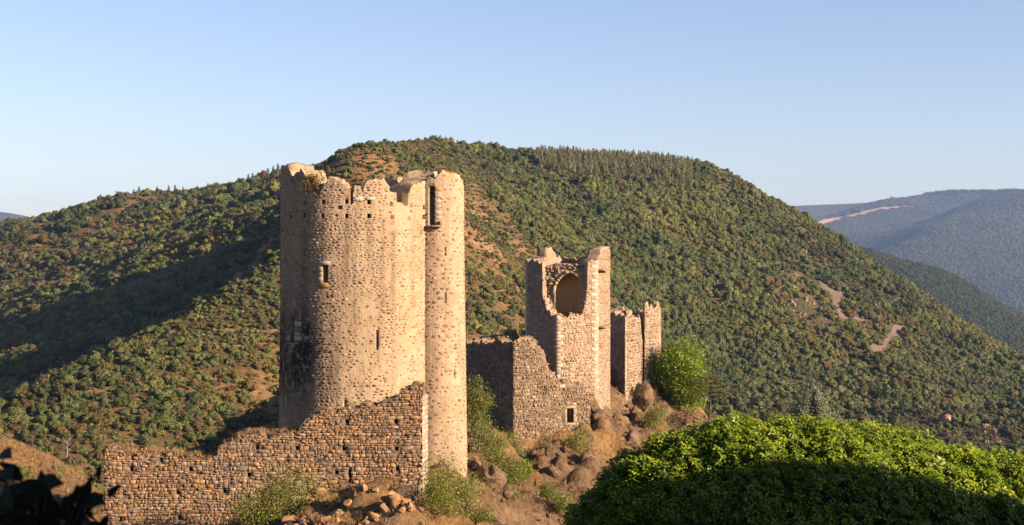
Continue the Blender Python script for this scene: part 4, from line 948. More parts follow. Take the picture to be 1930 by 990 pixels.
def gn_tree(coll):
    g = bpy.data.node_groups.new('scatter_' + coll.name, 'GeometryNodeTree')
    g.interface.new_socket('Geometry', in_out='INPUT', socket_type='NodeSocketGeometry'); g.interface.new_socket('Geometry', in_out='OUTPUT', socket_type='NodeSocketGeometry')
    n = g.nodes; gi, go = n.new('NodeGroupInput'), n.new('NodeGroupOutput'); ip = n.new('GeometryNodeInstanceOnPoints')
    ci = n.new('GeometryNodeCollectionInfo'); ci.inputs[0].default_value = coll; ci.inputs['Separate Children'].default_value = True; ci.inputs['Reset Children'].default_value = True
    def na(nm, t):
        a = n.new('GeometryNodeInputNamedAttribute'); a.data_type = t; a.inputs[0].default_value = nm; return a.outputs[0]
    L = g.links.new
    L(gi.outputs[0], ip.inputs['Points']); L(ci.outputs[0], ip.inputs['Instance']); ip.inputs['Pick Instance'].default_value = True
    L(na('idx', 'INT'), ip.inputs['Instance Index']); L(na('rot', 'FLOAT_VECTOR'), ip.inputs['Rotation']); L(na('sc', 'FLOAT_VECTOR'), ip.inputs['Scale'])
    L(ip.outputs[0], go.inputs[0]); return g
GN = {k: gn_tree(c) for k, c in PC.items()}

def scatter(name, kind, pos, sc, tint, label, cat, r):
    n = len(pos); me = bpy.data.meshes.new(name); me.vertices.add(n); me.vertices.foreach_set('co', np.asarray(pos, np.float32).ravel())
    nk = len(PC[kind].objects)
    a = me.attributes.new('idx', 'INT', 'POINT'); a.data.foreach_set('value', r.integers(0, nk, n).astype(np.int32))
    a = me.attributes.new('rot', 'FLOAT_VECTOR', 'POINT'); a.data.foreach_set('vector', np.c_[r.normal(0, .08, n), r.normal(0, .08, n), r.uniform(0, 6.28, n)].astype(np.float32).ravel())
    a = me.attributes.new('sc', 'FLOAT_VECTOR', 'POINT'); a.data.foreach_set('vector', np.asarray(sc, np.float32).ravel())
    a = me.attributes.new('tint', 'FLOAT_COLOR', 'POINT'); a.data.foreach_set('color', np.c_[tint, np.ones(n)].astype(np.float32).ravel())
    o = link(name, me); md = o.modifiers.new('scatter', 'NODES'); md.node_group = GN[kind]
    tag(o, label, cat, kind='stuff'); return o

GREENS = 1.36 * np.array([(.132, .156, .040), (.166, .186, .052), (.098, .122, .034), (.210, .212, .064), (.144, .164, .054)])
BROWNS = 1.15 * np.array([(.185, .145, .055), (.165, .120, .048), (.175, .150, .070), (.200, .155, .045), (.190, .125, .045)])
def pick_tint(n, brown, r):
    t = np.where((r.random(n) < brown)[:, None], BROWNS[r.integers(0, len(BROWNS), n)], GREENS[r.integers(0, len(GREENS), n)])
    return t * r.uniform(0.78, 1.2, n)[:, None]

# bare patches on the slope, as world polygons found through their outline on the hillside
def to_px(x, y, z): return CX + F * x / y, CY - F * z / y
def inpoly(px, py, poly):
    c = np.zeros(np.shape(px), bool); n = len(poly)
    for i in range(n):
        (x0, y0), (x1, y1) = poly[i], poly[(i + 1) % n]
        if y0 == y1: continue
        k = ((y0 > py) != (y1 > py)) & (px < (x1 - x0) * (py - y0) / (y1 - y0) + x0); c ^= k
    return c
SCREES = [[(1535, 519), (1552, 530), (1566, 545), (1592, 552), (1588, 562), (1580, 575), (1590, 590), (1600, 603), (1586, 602), (1574, 585), (1560, 562), (1545, 540)],
          [(1600, 586), (1622, 595), (1634, 606), (1622, 608), (1606, 600)],
          [(1682, 611), (1704, 614), (1698, 634), (1682, 640), (1672, 655), (1660, 671), (1646, 664), (1630, 652), (1636, 646), (1655, 652), (1664, 640), (1672, 630)]]

# scatter over the main hill
def jitter_grid(x0, x1, y0, y1, st, r):
    a, b = np.meshgrid(np.arange(x0, x1, st), np.arange(y0, y1, st), indexing='ij'); n = a.size
    return a.ravel() + r.uniform(-.5, .5, n) * st, b.ravel() + r.uniform(-.5, .5, n) * st
hx, hy = jitter_grid(-480, 420, 165, 985, 2.65, rv)
k = np.abs(hx / hy) < 0.47; hx, hy = hx[k], hy[k]; hz = hill_at(hx, hy); hpx, hpy = to_px(hx, hy, hz)
patch = fbm(hx / 34, hy / 34, o=3, seed=91); patch2 = fbm(hx / 90, hy / 90, o=2, seed=95)
rt = hpx > 900 + (hpy - 330) * 0.75 + 70 * patch                         # dense green slope right of the tawny spur
dens = np.where(rt, 0.93 + 0.12 * patch, 0.56 + 0.40 * patch)
left_up = (hpx < 560) & (hy > 12 + np.interp(hpx, [-60, 80, 190, 300, 420, 530], [275, 292, 313, 338, 370, 412])); dens = np.where(left_up, 0.66 + 0.45 * patch, dens)
near_l = (hpx < 620) & ~left_up; dens = np.where(near_l, 1.02 + 0.35 * patch, dens)
dens = np.where((hpx > 1480) & (hpy > 770), 0.52 + 0.4 * patch, dens)
dens = np.where((hpx > 560) & (hpx < 1000) & (hpy < 345), 0.8 + 0.3 * patch, dens)
bare = np.zeros(len(hx), bool)
for sp_ in SCREES:
    for off in ((0, 0), (2, 6), (-4, 3), (4, 3)): bare |= inpoly(hpx - off[0], hpy - off[1], sp_)
CLIFFS = [(1515, 578, 30, 26), (1502, 522, 14, 12), (1553, 610, 10, 16), (1515, 475, 10, 8), (1870, 822, 20, 26)]
for cx_, cy_, a_, b_ in CLIFFS: bare |= ((hpx - cx_) / a_) ** 2 + ((hpy - cy_) / b_) ** 2 < 1
keep = (rv.random(len(hx)) < dens) & ~bare
plant = (hpx > 1010) & (hpx < 1305) & (hy > 715 + 0.04 * (hpx - 1010)) & (hpy < 372)       # conifer plantation on the crest
fx, fy, fz = hx[keep & plant], hy[keep & plant], hz[keep & plant]
keep &= ~(plant & (rv.random(len(hx)) < 0.85))
bx, by, bz = hx[keep], hy[keep], hz[keep]; n = len(bx)
rad = np.where(rt[keep], 1.15 + 2.3 * rv.random(n) ** 1.6, np.where(left_up[keep], 1.0 + 2.6 * rv.random(n) ** 1.7, rv.uniform(0.6, 1.9, n))) * np.clip(1 + .4 * fbm(bx / 22, by / 22, o=2, seed=111), .6, 1.6) * np.where(rv.random(n) < 0.05, 1.35, 1.0)
rad *= np.where((hpx[keep] > 1480) & (hpy[keep] > 770), 0.75, 1.0)
brown = np.where(rt[keep], 0.05, 0.22) + 0.22 * (hpx[keep] > 1450) + 0.12 * patch2[keep]
tint = pick_tint(n, np.clip(brown, 0.02, 0.7), rv); zone = fbm(bx / 45, by / 45, o=3, seed=105); tint = tint * (1 + .22 * zone)[:, None] * np.stack([1 + .12 * zone, 1 + 0 * zone, 1 - .1 * zone], 1)
# the shrubs that show largest become things of their own
ppx, ppy = to_px(bx, by, bz + rad * .6); app = rad / by
vis = (ppx > 4) & (ppx < 1926) & (ppy < 985)
vis &= ~((ppx > 520) & (ppx < 885) & (ppy > 300)) & ~((ppx > 870) & (ppx < 1360) & (ppy > 640)) & ~((ppx > 980) & (ppx < 1155) & (ppy > 460)) & ~((ppx > 1050) & (ppy > np.where(ppx < 1450, 880 - (ppx - 1050) * .25, 785 + (ppx - 1450) * .17)))
vis &= ~((ppx > 190) & (ppy > 815)) & ~((ppx < 190) & (ppy > 825 + ppx * 0.5))
zt_b = bz + rad
for f_ in np.linspace(0.3, 0.985, 46):
    yy = by * f_; k = yy > 152; g_ = hill_at(bx * f_, np.maximum(yy, 151)); vis &= ~(k & (g_ + 0.4 > zt_b * f_))
idx = np.nonzero(vis)[0]; idx = idx[np.argsort(-app[idx])]
sel_l = idx[ppx[idx] < 560][:170]; sel_r = idx[ppx[idx] > 880][:130]; sel = np.r_[sel_l, sel_r]
rest = np.ones(n, bool); rest[sel] = False
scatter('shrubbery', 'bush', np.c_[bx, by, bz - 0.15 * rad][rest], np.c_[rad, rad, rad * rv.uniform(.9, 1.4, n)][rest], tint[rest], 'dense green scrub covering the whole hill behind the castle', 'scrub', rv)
for i in sel:
    o = link('shrub', BUSH[rv.integers(0, len(BUSH))], None, (bx[i], by[i], bz[i] - 0.15 * rad[i])); o.scale = (rad[i], rad[i], rad[i] * rv.uniform(.8, 1.1)); o.rotation_euler = (0, 0, rv.uniform(0, 6.28))
    o['tint'] = [float(c) for c in tint[i]]
    if ppx[i] < 560: tag(o, 'rounded olive green shrub on the scrubby slope left of the round tower', 'shrub', 'shrubs on the slope left of the round tower')
    else: tag(o, 'rounded green shrub on the wooded slope right of the towers', 'shrub', 'shrubs on the slope right of the towers')
# low scrub and tussocks between
sx, sy = jitter_grid(-330, 330, 165, 720, 1.75, rv); k = (np.abs(sx / sy) < 0.42); sx, sy = sx[k], sy[k]; sz = hill_at(sx, sy); spx, spy = to_px(sx, sy, sz)
srt = spx > 960 + (spy - 330) * 0.75; sp2 = fbm(sx / 20, sy / 20, o=3, seed=97)
bare = np.zeros(len(sx), bool)
for q_ in SCREES: bare |= inpoly(spx, spy, q_)
k = ~srt & (rv.random(len(sx)) < np.where(spx < 560, .92, .72) + 0.40 * sp2) | ((spx > 1500) & (spy > 760) & (rv.random(len(sx)) < .5)); k &= ~bare
n = k.sum(); rad = rv.uniform(0.45, 1.4, n)
scatter('low_scrub', 'scrub', np.c_[sx, sy, sz][k] - np.c_[0 * rad, 0 * rad, .1 * rad], np.c_[rad, rad, rad * rv.uniform(.6, 1.0, n)], pick_tint(n, 0.5, rv) * 1.1, 'low tawny scrub and heather between the shrubs on the slopes', 'scrub', rv)
# conifers on the crest
n = len(fx); hgt = rv.uniform(2.6, 6.2, n); tt = np.array([(.32, .33, .15), (.37, .36, .17), (.24, .26, .12)])[rv.integers(0, 3, n)] * rv.uniform(.8, 1.25, n)[:, None]
tt[rv.random(n) < 0.015] = (.22, .12, .07)
scatter('conifer_wood', 'fir', np.c_[fx, fy, fz], np.c_[hgt, hgt, hgt], tt, 'plantation of small conifers along the flat crest of the hill', 'wood', rv)
# single conifers on the skyline
for px_, D_, h_ in [(252, 796, 6.5), (262, 795, 8), (296, 793, 6), (318, 792, 7), (330, 791, 7.5), (345, 790, 6.5), (372, 788, 6), (392, 786, 7), (432, 783, 6), (468, 780, 9), (476, 779, 9.5), (486, 778, 9), (495, 776, 9.5), (505, 774, 9), (515, 772, 8.5), (524, 771, 9), (822, 757, 7.5), (830, 760, 8), (840, 760, 7), (850, 762, 7.5), (862, 764, 6.5), (877, 766, 7), (893, 768, 6), (912, 770, 6), (930, 770, 5.5), (968, 772, 5.5), (992, 776, 6)]:
    x_, y_ = (px_ - CX) / F * D_, D_; z_ = float(hill_at(np.array([x_]), np.array([y_]))[0])
    o = link('conifer', FIR[rv.integers(0, 4)], None, (x_, y_, z_ - .1)); h_ *= .8; o.scale = (h_ * 1.1, h_ * 1.1, h_); o.rotation_euler = (0, 0, rv.uniform(0, 6)); o['tint'] = [float(c) for c in np.array((.085, .10, .058)) * rv.uniform(.8, 1.2)]
    if px_ < 450: tag(o, 'small lone conifer on the skyline of the left ridge', 'conifer', 'lone conifers on the left skyline')
    elif px_ < 540: tag(o, 'pale conifer in the clump on the skyline beside the round tower', 'conifer', 'conifer clump beside the round tower')
    else: tag(o, 'conifer standing on the hill summit above the round tower', 'conifer', 'conifers on the hill summit')
# woods on the distant hills
def far_scatter(G, name, n, txr, dr, rad, label, tintk, kind='bush', filt=None):
    ty = rv.uniform(*txr, n); dy = np.sqrt(rv.uniform(dr[0] ** 2, dr[1] ** 2, n)); x = ty * dy; z = far_at(G, x, dy); px, py = to_px(x, dy, z)
    k = (px > 1380) & (px < 2000) & (_bare(px, py, dy) < .5)
    if filt is not None: k &= filt(px, py, dy)
    x, dy, z = x[k], dy[k], z[k]; m = len(x); s = rv.uniform(*rad, m)
    scatter(name, kind, np.c_[x, dy, z - .1 * s], np.c_[s, s, s], np.array(tintk) * rv.uniform(.65, 1.35, m)[:, None] * (1 + rv.uniform(-.1, .1, (m, 3))), label, 'wood', rv)
far_scatter(FAR_A, 'distant_wood', 56000, (.19, .40), (3900, 6656), (5.5, 12), 'scrub wood spread over the hazy blue hill', (.165, .175, .085))
far_scatter(FAR_A, 'summit_wood', 9000, (.21, .40), (6110, 6656), (12, 22), 'row of dark conifers along the flat top of the hazy hill', (.05, .065, .038), 'fir', lambda px, py, D: (py < 372 + 6 * vnoise(px / 30, px * 0)) & (px > 1650))
far_scatter(FAR_B, 'valley_wood', 20000, (.20, .40), (1462, 2026), (2.8, 6.0), 'dark oak wood on the middle ridge of the valley', (.10, .12, .05))

# scree sheets and rock faces on the hill
def hill_hit(px, py):
    """first point of the hillside seen through that direction"""
    D = np.linspace(230, 900, 1500); z = hill_at((px - CX) / F * D, D); k = np.nonzero(z >= (CY - py) / F * D)[0]
    d = D[k[0]] if len(k) else 600.0; return np.array([(px - CX) / F * d, d, (CY - py) / F * d])
for poly in SCREES:
    W3 = np.array([hill_hit(a, b) for a, b in poly]); x0, x1, y0, y1 = W3[:, 0].min(), W3[:, 0].max(), W3[:, 1].min(), W3[:, 1].max()
    gx_, gy_ = np.arange(x0, x1, 0.8), np.arange(y0, y1, 0.8); A, B = np.meshgrid(gx_, gy_, indexing='ij'); C = hill_at(A, B) + 0.15 + 0.12 * fbm(A / 2, B / 2, o=3, seed=5); m = inpoly(A, B, [(w[0], w[1]) for w in W3])
    I = np.arange(A.size).reshape(A.shape); k = m[:-1, :-1] & m[1:, :-1] & m[1:, 1:] & m[:-1, 1:]; i, j = np.nonzero(k)
    if len(i): tag(link('scree', mesh_np('scree', np.stack([A, B, C], -1).reshape(-1, 3), [np.stack([I[i, j], I[i + 1, j], I[i + 1, j + 1], I[i, j + 1]], -1)], M['scree'])), 'bare strip of pinkish scree on the slope', kind='structure')
CL_LAB = ['broken tan cliff face beside the scree on the slope', 'small pale rock step above the scree', 'narrow rock rib below the scree', 'little pale crag high on the slope', 'jagged grey crag low on the slope above the leafy crown']
for (cx_, cy_, a_, b_), lab in zip(CLIFFS, CL_LAB):
    c = hill_hit(cx_, cy_); sc_ = c[1] / F; root = empty('crag', tuple(c)); tag(root, lab, 'crag')
    for j in range(int(10 + a_ * b_ / 40)):
        qx, qy = rv.uniform(-.8, .8) * a_, rv.uniform(-.8, .8) * b_; w = hill_hit(cx_ + qx, cy_ + qy); s = rv.uniform(0.7, 1.9) * (1.0 if a_ > 12 else 0.6)
        o = link('rock', rock_mesh('rock', M['rock'], rv, 2, 1.25, np.array([(.30, .21, .15), (.25, .18, .13), (.34, .25, .18)]), 0.5), root, w - c - np.array([0, -.35 * s, .5 * s])); o.scale = (s, s * .8, s * 1.3); o.rotation_euler = (rv.uniform(-.3, .3), rv.uniform(-.3, .3), rv.uniform(0, 6))

# ---------------------------------------------------------------- near shrubs and trees
def tube(pts, r0, r1, m=6):
    pts = np.asarray(pts, float); n = len(pts); V = []
    for i, p in enumerate(pts):
        d = pts[min(i + 1, n - 1)] - pts[max(i - 1, 0)]; d = d / (np.linalg.norm(d) + 1e-9); a = np.cross(d, [0.3, 0.9, 0.1]); a /= np.linalg.norm(a); b = np.cross(d, a); q = r0 + (r1 - r0) * i / (n - 1)
        th = np.arange(m) * 2 * np.pi / m; V.append(p + q * (np.cos(th)[:, None] * a + np.sin(th)[:, None] * b))
    I = np.arange(n * m).reshape(n, m); Fq = np.stack([I[:-1], np.roll(I[:-1], -1, 1), np.roll(I[1:], -1, 1), I[1:]], -1).reshape(-1, 4)
    return np.concatenate(V), Fq
def join(parts):
    V, Fs, b = [], [], 0
    for v, f in parts: V.append(v); Fs.append(f + b); b += len(v)
    return np.concatenate(V), np.concatenate(Fs)

def shrub(name, base, w, h, d, n, leaf, mat, label, cat, r, lobes=9, group=None, stems=5, asp=0.5, low=0.15, lean=(0, 0), wood='twig', part='leaves', trunk=None, wisp=0.1):
    root = empty(name, tuple(base)); tag(root, label, cat, group)
    cs = np.c_[r.uniform(-.5, .5, lobes) * w * .75 , r.uniform(-.5, .5, lobes) * d * .75, (low + (1 - low) * r.uniform(0.12, 0.85, lobes)) * h]
    shrinkz = 1 - 0.5 * ((cs[:, 2] / h) > 0.65); cs[:, :2] *= shrinkz[:, None]; cs[:, 0] += lean[0] * cs[:, 2]; cs[:, 1] += lean[1] * cs[:, 2]
    rs = r.uniform(0.16, 0.30, lobes) * (w + h) / 2
    k = r.integers(0, lobes, n); dr = r.normal(size=(n, 3)); dr /= np.linalg.norm(dr, axis=1)[:, None]
    sub = cs[k] + dr * (rs[k] * (r.uniform(0.35, 1.0, n) ** 0.6 * (1 + wisp * r.normal(size=n))))[:, None]
    # gather leaves into twig clumps
    nc = max(20, n // 14); cl = sub[r.integers(0, n, nc)]; g = r.integers(0, nc, n); clump = cl[g] + r.normal(size=(n, 3)) * leaf * 1.6
    C = np.where((r.random(n) < 0.7)[:, None], clump, sub); C[:, 2] = np.maximum(C[:, 2], 0.02)
    V, Fq = leaf_quads(C, dr + np.array([0, 0, .4]), leaf * r.uniform(.6, 1.35, n), r, asp, 0.6, 0.15)
    link(part, mesh_np(part, V, [Fq], M[mat] if isinstance(mat, str) else mat, False, {'lv': np.repeat(np.clip(r.normal(0.45, 0.25, n), 0, 1), 4)}), root)
    T = []
    if trunk: T.append(tube([(0, 0, -0.3), (lean[0] * h * .2, 0, h * .3), (lean[0] * h * .5, 0, h * .62)], trunk, trunk * .4, 8))
    for i in range(min(stems, lobes)):
        c = cs[i]; s0 = np.array([0, 0, -0.1]) if not trunk else np.array([lean[0] * h * .2, 0, h * r.uniform(.2, .5)]); mid = (s0 + c) / 2 + r.normal(size=3) * .06 * h; T.append(tube([s0, mid, c + (c - mid) * .4], (trunk or .02 * h) * .45, 0.004 * h, 5))
    V, Fq = join(T); link('trunk' if trunk else 'stems', mesh_np('stems', V, [Fq], M[wood]), root)
    return root
rs_ = np.random.default_rng(123)
def on_crag(px, D, dz=0.0):
    x = (px - CX) / F * D; return np.array([x, D, float(crag_at(np.array([x]), np.array([D]))[0]) + dz])
S = lambda *a, **k: shrub(*a, r=rs_, **k)
# tower-top plant
p = P(590, 366, 81.9)
S('tower_plant', p, 1.15, 1.15, 0.8, 1300, 0.11, 'leaf_autumn', 'red and yellow leaved bush growing on the round tower rim', 'bush', lobes=6)
p = P(604, 348, 82.0)
S('tower_sapling', p, 0.5, 1.0, 0.5, 160, 0.09, 'leaf_autumn', 'thin reddish sapling sticking up above the tower rim', 'bush', lobes=5, stems=5)
p = P(763, 356, 83.5); S('rim_tuft', p, 0.35, 0.5, 0.3, 70, 0.08, 'leaf_olive', 'tiny green tuft in the tower rim gap', 'bush', lobes=3, stems=3)
# shrubs in front of the wall and on the rocks
for px, D, w, h, nn, lf, mt, lab in [
    (545, 71.5, 5.0, 2.3, 5200, .10, 'leaf_olive', 'wide green and rust bush at the foot of the rubble wall'),
    (470, 71.0, 3.0, 1.5, 2200, .10, 'leaf_dark', 'dark low bush at the foot of the rubble wall'),
    (825, 76.5, 2.0, 1.5, 1800, .10, 'leaf_bright', 'fresh green bush against the base of the stair turret'),
    (855, 72.5, 3.6, 2.3, 4200, .09, 'leaf_pale', 'pale green feathery bush on the rocks below the stair turret'),
    (905, 73.5, 2.4, 1.4, 1900, .09, 'leaf_olive', 'low olive bush right of the feathery bush'),
    (820, 70.0, 2.4, 1.2, 1700, .09, 'leaf_olive', 'small bush at the lower edge under the stair turret'),
    (897, 101.0, 2.4, 3.7, 4200, .11, 'leaf_olive', 'tall leafy bush right behind the stair turret'),
    (918, 96.0, 2.6, 2.8, 3200, .11, 'leaf_pale', 'tall pale bush leaning over the rocks by the stair turret'),
    (945, 91.0, 2.4, 2.6, 2800, .11, 'leaf_olive', 'olive bush halfway down the rocks'),
    (968, 88.0, 1.8, 2.2, 1800, .10, 'leaf_olive', 'lowest bush of the row running down beside the stair turret'),
    (985, 98.5, 1.4, 1.2, 1100, .11, 'leaf_bright', 'small vivid green bush beside the dark hollow'),
    (965, 102.0, 1.8, 1.5, 900, .10, 'leaf_pale', 'yellowish bush above the dark hollow'),
    (1085, 108.5, 2.2, 1.4, 1300, .10, 'leaf_pale', 'yellow green bush below the barred window'),
    (1100, 110.5, 1.5, 1.6, 900, .10, 'leaf_olive', 'tawny bush on the path below the square tower'),
    (1030, 109.0, 1.6, 0.9, 700, .10, 'leaf_olive', 'low bush at the foot of the curtain wall'),
    (1040, 93.5, 2.6, 2.2, 2000, .10, 'leaf_olive', 'scrubby bush under the dark hollow at the lower edge'),
    (1058, 90.5, 1.6, 1.5, 1000, .10, 'leaf_olive', 'lowest scrubby bush beside the big leafy crown'),
    (1238, 127.0, 2.4, 2.1, 2300, .11, 'leaf_pale', 'rounded yellowish bush on the cliff right of the square tower'),
    (1280, 132.5, 3.0, 2.0, 1500, .11, 'leaf_dry', 'dry brownish bush below the green tree'),
    (1195, 133.5, 1.4, 1.0, 500, .10, 'leaf_dry', 'dry tuft at the foot of the rear tower'),
    (1215, 135.5, 1.6, 1.2, 600, .10, 'leaf_dry', 'dry bush between rear tower and green tree')]:
    S('bush', on_crag(px, D, -0.15), w * 1.1, h * 1.25, w * .9, int(nn * 1.9), lf * 1.1, mt, lab, 'bush', lobes=13)
# trees
gt = S('green_tree', on_crag(1280, 138.5, -0.3), 6.6, 7.0, 5.5, 17000, .23, 'leaf_bright', 'bright green leafy tree beside the rear tower', 'tree', lobes=22, stems=12, trunk=0.16, wood='bark', part='crown', low=0.05)
def pine(name, base, h, w, mat, label, cat, r, tiers, flat=True, per=420, z0=.5, wood='bark', nl=.034):
    root = empty(name, tuple(base)); tag(root, label, cat); T = [tube([(0, 0, -.4), (.03 * h, 0, h * .5), (0.02 * h, 0, h * .97)], .028 * h, .008 * h, 8)]; C, N = [], []
    for k in range(tiers):
        q = k / max(1, tiers - 1); zz = h * (z0 + (0.97 - z0) * q); rad = w * (1 - (q if not flat else 0.45 * q)) * r.uniform(.75, 1.1)
        for j in range(7):
            a = j * 0.9 + k * 2.1 + r.uniform(-.3, .3); e = np.array([math.cos(a) * rad, math.sin(a) * rad, zz + rad * (.10 if flat else .02)]); s0 = np.array([0.02 * h, 0, zz - rad * .08]); T.append(tube([s0, (s0 + e) / 2 + [0, 0, -.03 * h], e], .009 * h, .003 * h, 4))
            m = per // 7; u = r.uniform(.25, 1.08, m); c = s0 + (e - s0) * u[:, None] + np.c_[r.normal(0, .10 * rad, m) + 0, r.normal(0, .10 * rad, m), np.abs(r.normal(0, .03 * h, m))] * (0.5 + u[:, None]); C.append(c); N.append(np.tile([0, 0, 1.], (m, 1)))
    C, N = np.concatenate(C), np.concatenate(N); V, Fq = leaf_quads(C, N, r.uniform(.6, 1.3, len(C)) * nl * h, r, 0.35, 0.45)
    link('crown', mesh_np('crown', V, [Fq], M[mat], False, {'lv': np.repeat(r.uniform(0, 1, len(C)), 4)}), root); V, Fq = join(T); link('trunk', mesh_np('trunk', V, [Fq], M[wood]), root); return root
pine('pine_tree', on_crag(1336, 136, -.3), 4.6, 2.7, 'needle', 'umbrella shaped pine with bare trunk right of the green tree', 'tree', rs_, 5, True, 700, .62)
def valley_pt(px, D): x = (px - CX) / F * D; return np.array([x, D, float(hill_at(np.array([x]), np.array([D]))[0])])
cz = P(1526, 728, 255)
cb = valley_pt(1526, 255); pine('cedar_tree', cb, cz[2] - cb[2], 8.2, 'cedar', 'grey green cedar with flat tiers rising behind the leafy crown', 'tree', rs_, 12, False, 3500, max(.3, 1 - 11 / (cz[2] - cb[2])), 'bare_wood', .015)
for px, py, hh_, lab in [(1655, 752, 9, 'dark pine left of the pair in the valley'), (1668, 748, 10, 'tallest dark pine of the group in the valley'), (1698, 768, 6.5, 'small bright conifer right of the dark valley pines')]:
    w = hill_hit(px, py + 14); o = link('valley_pine', FIR[1], None, tuple(w - [0, 0, .3])); o.scale = (hh_ * 1.2, hh_ * 1.2, hh_); o['tint'] = [.05, .075, .028] if px < 1690 else [.07, .12, .03]; tag(o, lab, 'tree')
# bare trees
def bare_tree(base, h, r, label):
    T = [tube([(0, 0, -.2), (.05 * h, 0, .4 * h), (0, .02 * h, .8 * h)], .03 * h, .008 * h, 6)]
    for j in range(14):
        z = r.uniform(.25, .75) * h; a = r.uniform(0, 6.28); L_ = r.uniform(.25, .5) * h; d = np.array([math.cos(a) * .7, math.sin(a) * .7, .7]) * L_; s0 = np.array([.03 * h, 0, z]); T.append(tube([s0, s0 + d * .5 + r.normal(size=3) * .03 * h, s0 + d], .010 * h, .003 * h, 4))
    V, Fq = join(T); o = link('bare_tree', mesh_np('bare_tree', V, [Fq], M['bare_wood']), None, tuple(base)); tag(o, label, 'tree')
bare_tree(hill_hit(1766, 752), 7, rs_, 'leafless pale tree above the terraces in the valley')
bare_tree(hill_hit(133, 640), 5, rs_, 'leafless grey tree among the shrubs of the left slope')
bare_tree(hill_hit(125, 868), 4.5, rs_, 'leafless grey tree behind the dry slope left of the rubble wall')
# hut in the valley
w = hill_hit(1781, 797); hut = empty('hut', tuple(w)); hut.rotation_euler = (0, 0, math.radians(38)); tag(hut, 'tiny pink plastered hut on a terrace low in the valley', 'hut')
a_, b_, c_ = 1.5, 1.3, 2.3
V = np.array([[-a_, -b_, -1], [a_, -b_, -1], [a_, b_, -1], [-a_, b_, -1], [-a_, -b_, c_], [a_, -b_, c_], [a_, b_, c_], [-a_, b_, c_], [-a_, 0, c_ + .7], [a_, 0, c_ + .7]])
link('wall', mesh_np('wall', V, [np.array([[0, 1, 5, 4], [2, 3, 7, 6]]), [[1, 2, 6, 9, 5], [3, 0, 4, 8, 7]]], M['plaster']), hut)
for s in (-1, 1):
    q0, q1 = np.array([-a_ - .2, s * (b_ + .25), c_ - .1]), np.array([a_ + .2, s * (b_ + .25), c_ - .1]); q2, q3 = np.array([a_ + .2, 0, c_ + .78]), np.array([-a_ - .2, 0, c_ + .78]); Vr = np.array([q0, q1, q2, q3]); Vr = np.r_[Vr, Vr + [0, 0, .08]]
    link('roof', mesh_np('roof', Vr, [np.array([[0, 1, 2, 3], [7, 6, 5, 4], [0, 4, 5, 1], [1, 5, 6, 2], [2, 6, 7, 3], [3, 7, 4, 0]])], M['roof_tile']), hut)
link('door', mesh_np('door', np.array([[a_ + .02, -.4, -.2], [a_ + .02, .4, -.2], [a_ + .02, .4, 1.6], [a_ + .02, -.4, 1.6]]), [np.array([[0, 1, 2, 3]])], M['bark']), hut)

# ---------------------------------------------------------------- boulders and dry grass
LP = np.array([(.50, .34, .22), (.43, .29, .19), (.54, .40, .28), (.36, .25, .175)])
RK = [rock_mesh('boulder', M['lichen_stone'], rs_, 3, .8, LP, .25) for _ in range(8)]
DK = [rock_mesh('boulder', M['rock'], rs_, 3, .8, np.array([(.36, .235, .135), (.42, .285, .17), (.31, .215, .135)]), .30) for _ in range(6)]
for i in range(210):
    t_ = rs_.random(); px = 505 + 290 * t_; D = rs_.uniform(64.5, 73); s = rs_.uniform(.14, .30) * (2.0 if rs_.random() < .2 else 1.0); p = on_crag(px, D)
    o = link('boulder', RK[rs_.integers(0, 8)], None, tuple(p + [0, 0, s * .38])); o.scale = (s, s * .9, s * rs_.uniform(.7, 1.1)); o.rotation_euler = tuple(rs_.uniform(-.5, .5, 2)) + (rs_.uniform(0, 6.28),); tag(o, 'pale boulder with orange lichen below the rubble wall', 'boulder', 'lichen boulders below the rubble wall')
p = on_crag(773, 71.0); o = link('boulder', DK[0], None, tuple(p + [0, 0, .45])); o.scale = (.85, .8, .8); tag(o, 'dark grey boulder at the end of the rubble wall', 'boulder')
for i in range(80):
    px, D = rs_.uniform(880, 1090), rs_.uniform(78, 110); s = rs_.uniform(.2, .55) * (2.2 if rs_.random() < .2 else 1); p = on_crag(px, D)
    o = link('rock', DK[rs_.integers(0, 6)], None, tuple(p + [0, 0, s * .1])); o.scale = (s, s, s * rs_.uniform(.7, 1.2)); o.rotation_euler = tuple(rs_.uniform(-.5, .5, 2)) + (rs_.uniform(0, 6.28),); tag(o, 'brown rock on the slope between the two towers', 'rock', 'rocks on the slope between the towers')
for i in range(60):
    px, D = rs_.uniform(1110, 1300), rs_.uniform(112, 136); s = rs_.uniform(.3, 1.0) * (1.6 if rs_.random() < .15 else 1); p = on_crag(px, D)
    o = link('rock', DK[rs_.integers(0, 6)], None, tuple(p - [0, 0, s * .25])); o.scale = (s, s, s * rs_.uniform(.9, 1.5)); o.rotation_euler = tuple(rs_.uniform(-.3, .3, 2)) + (rs_.uniform(0, 6.28),); tag(o, 'brown rock of the cliff under the square and rear towers', 'rock', 'cliff rocks under the rear towers')
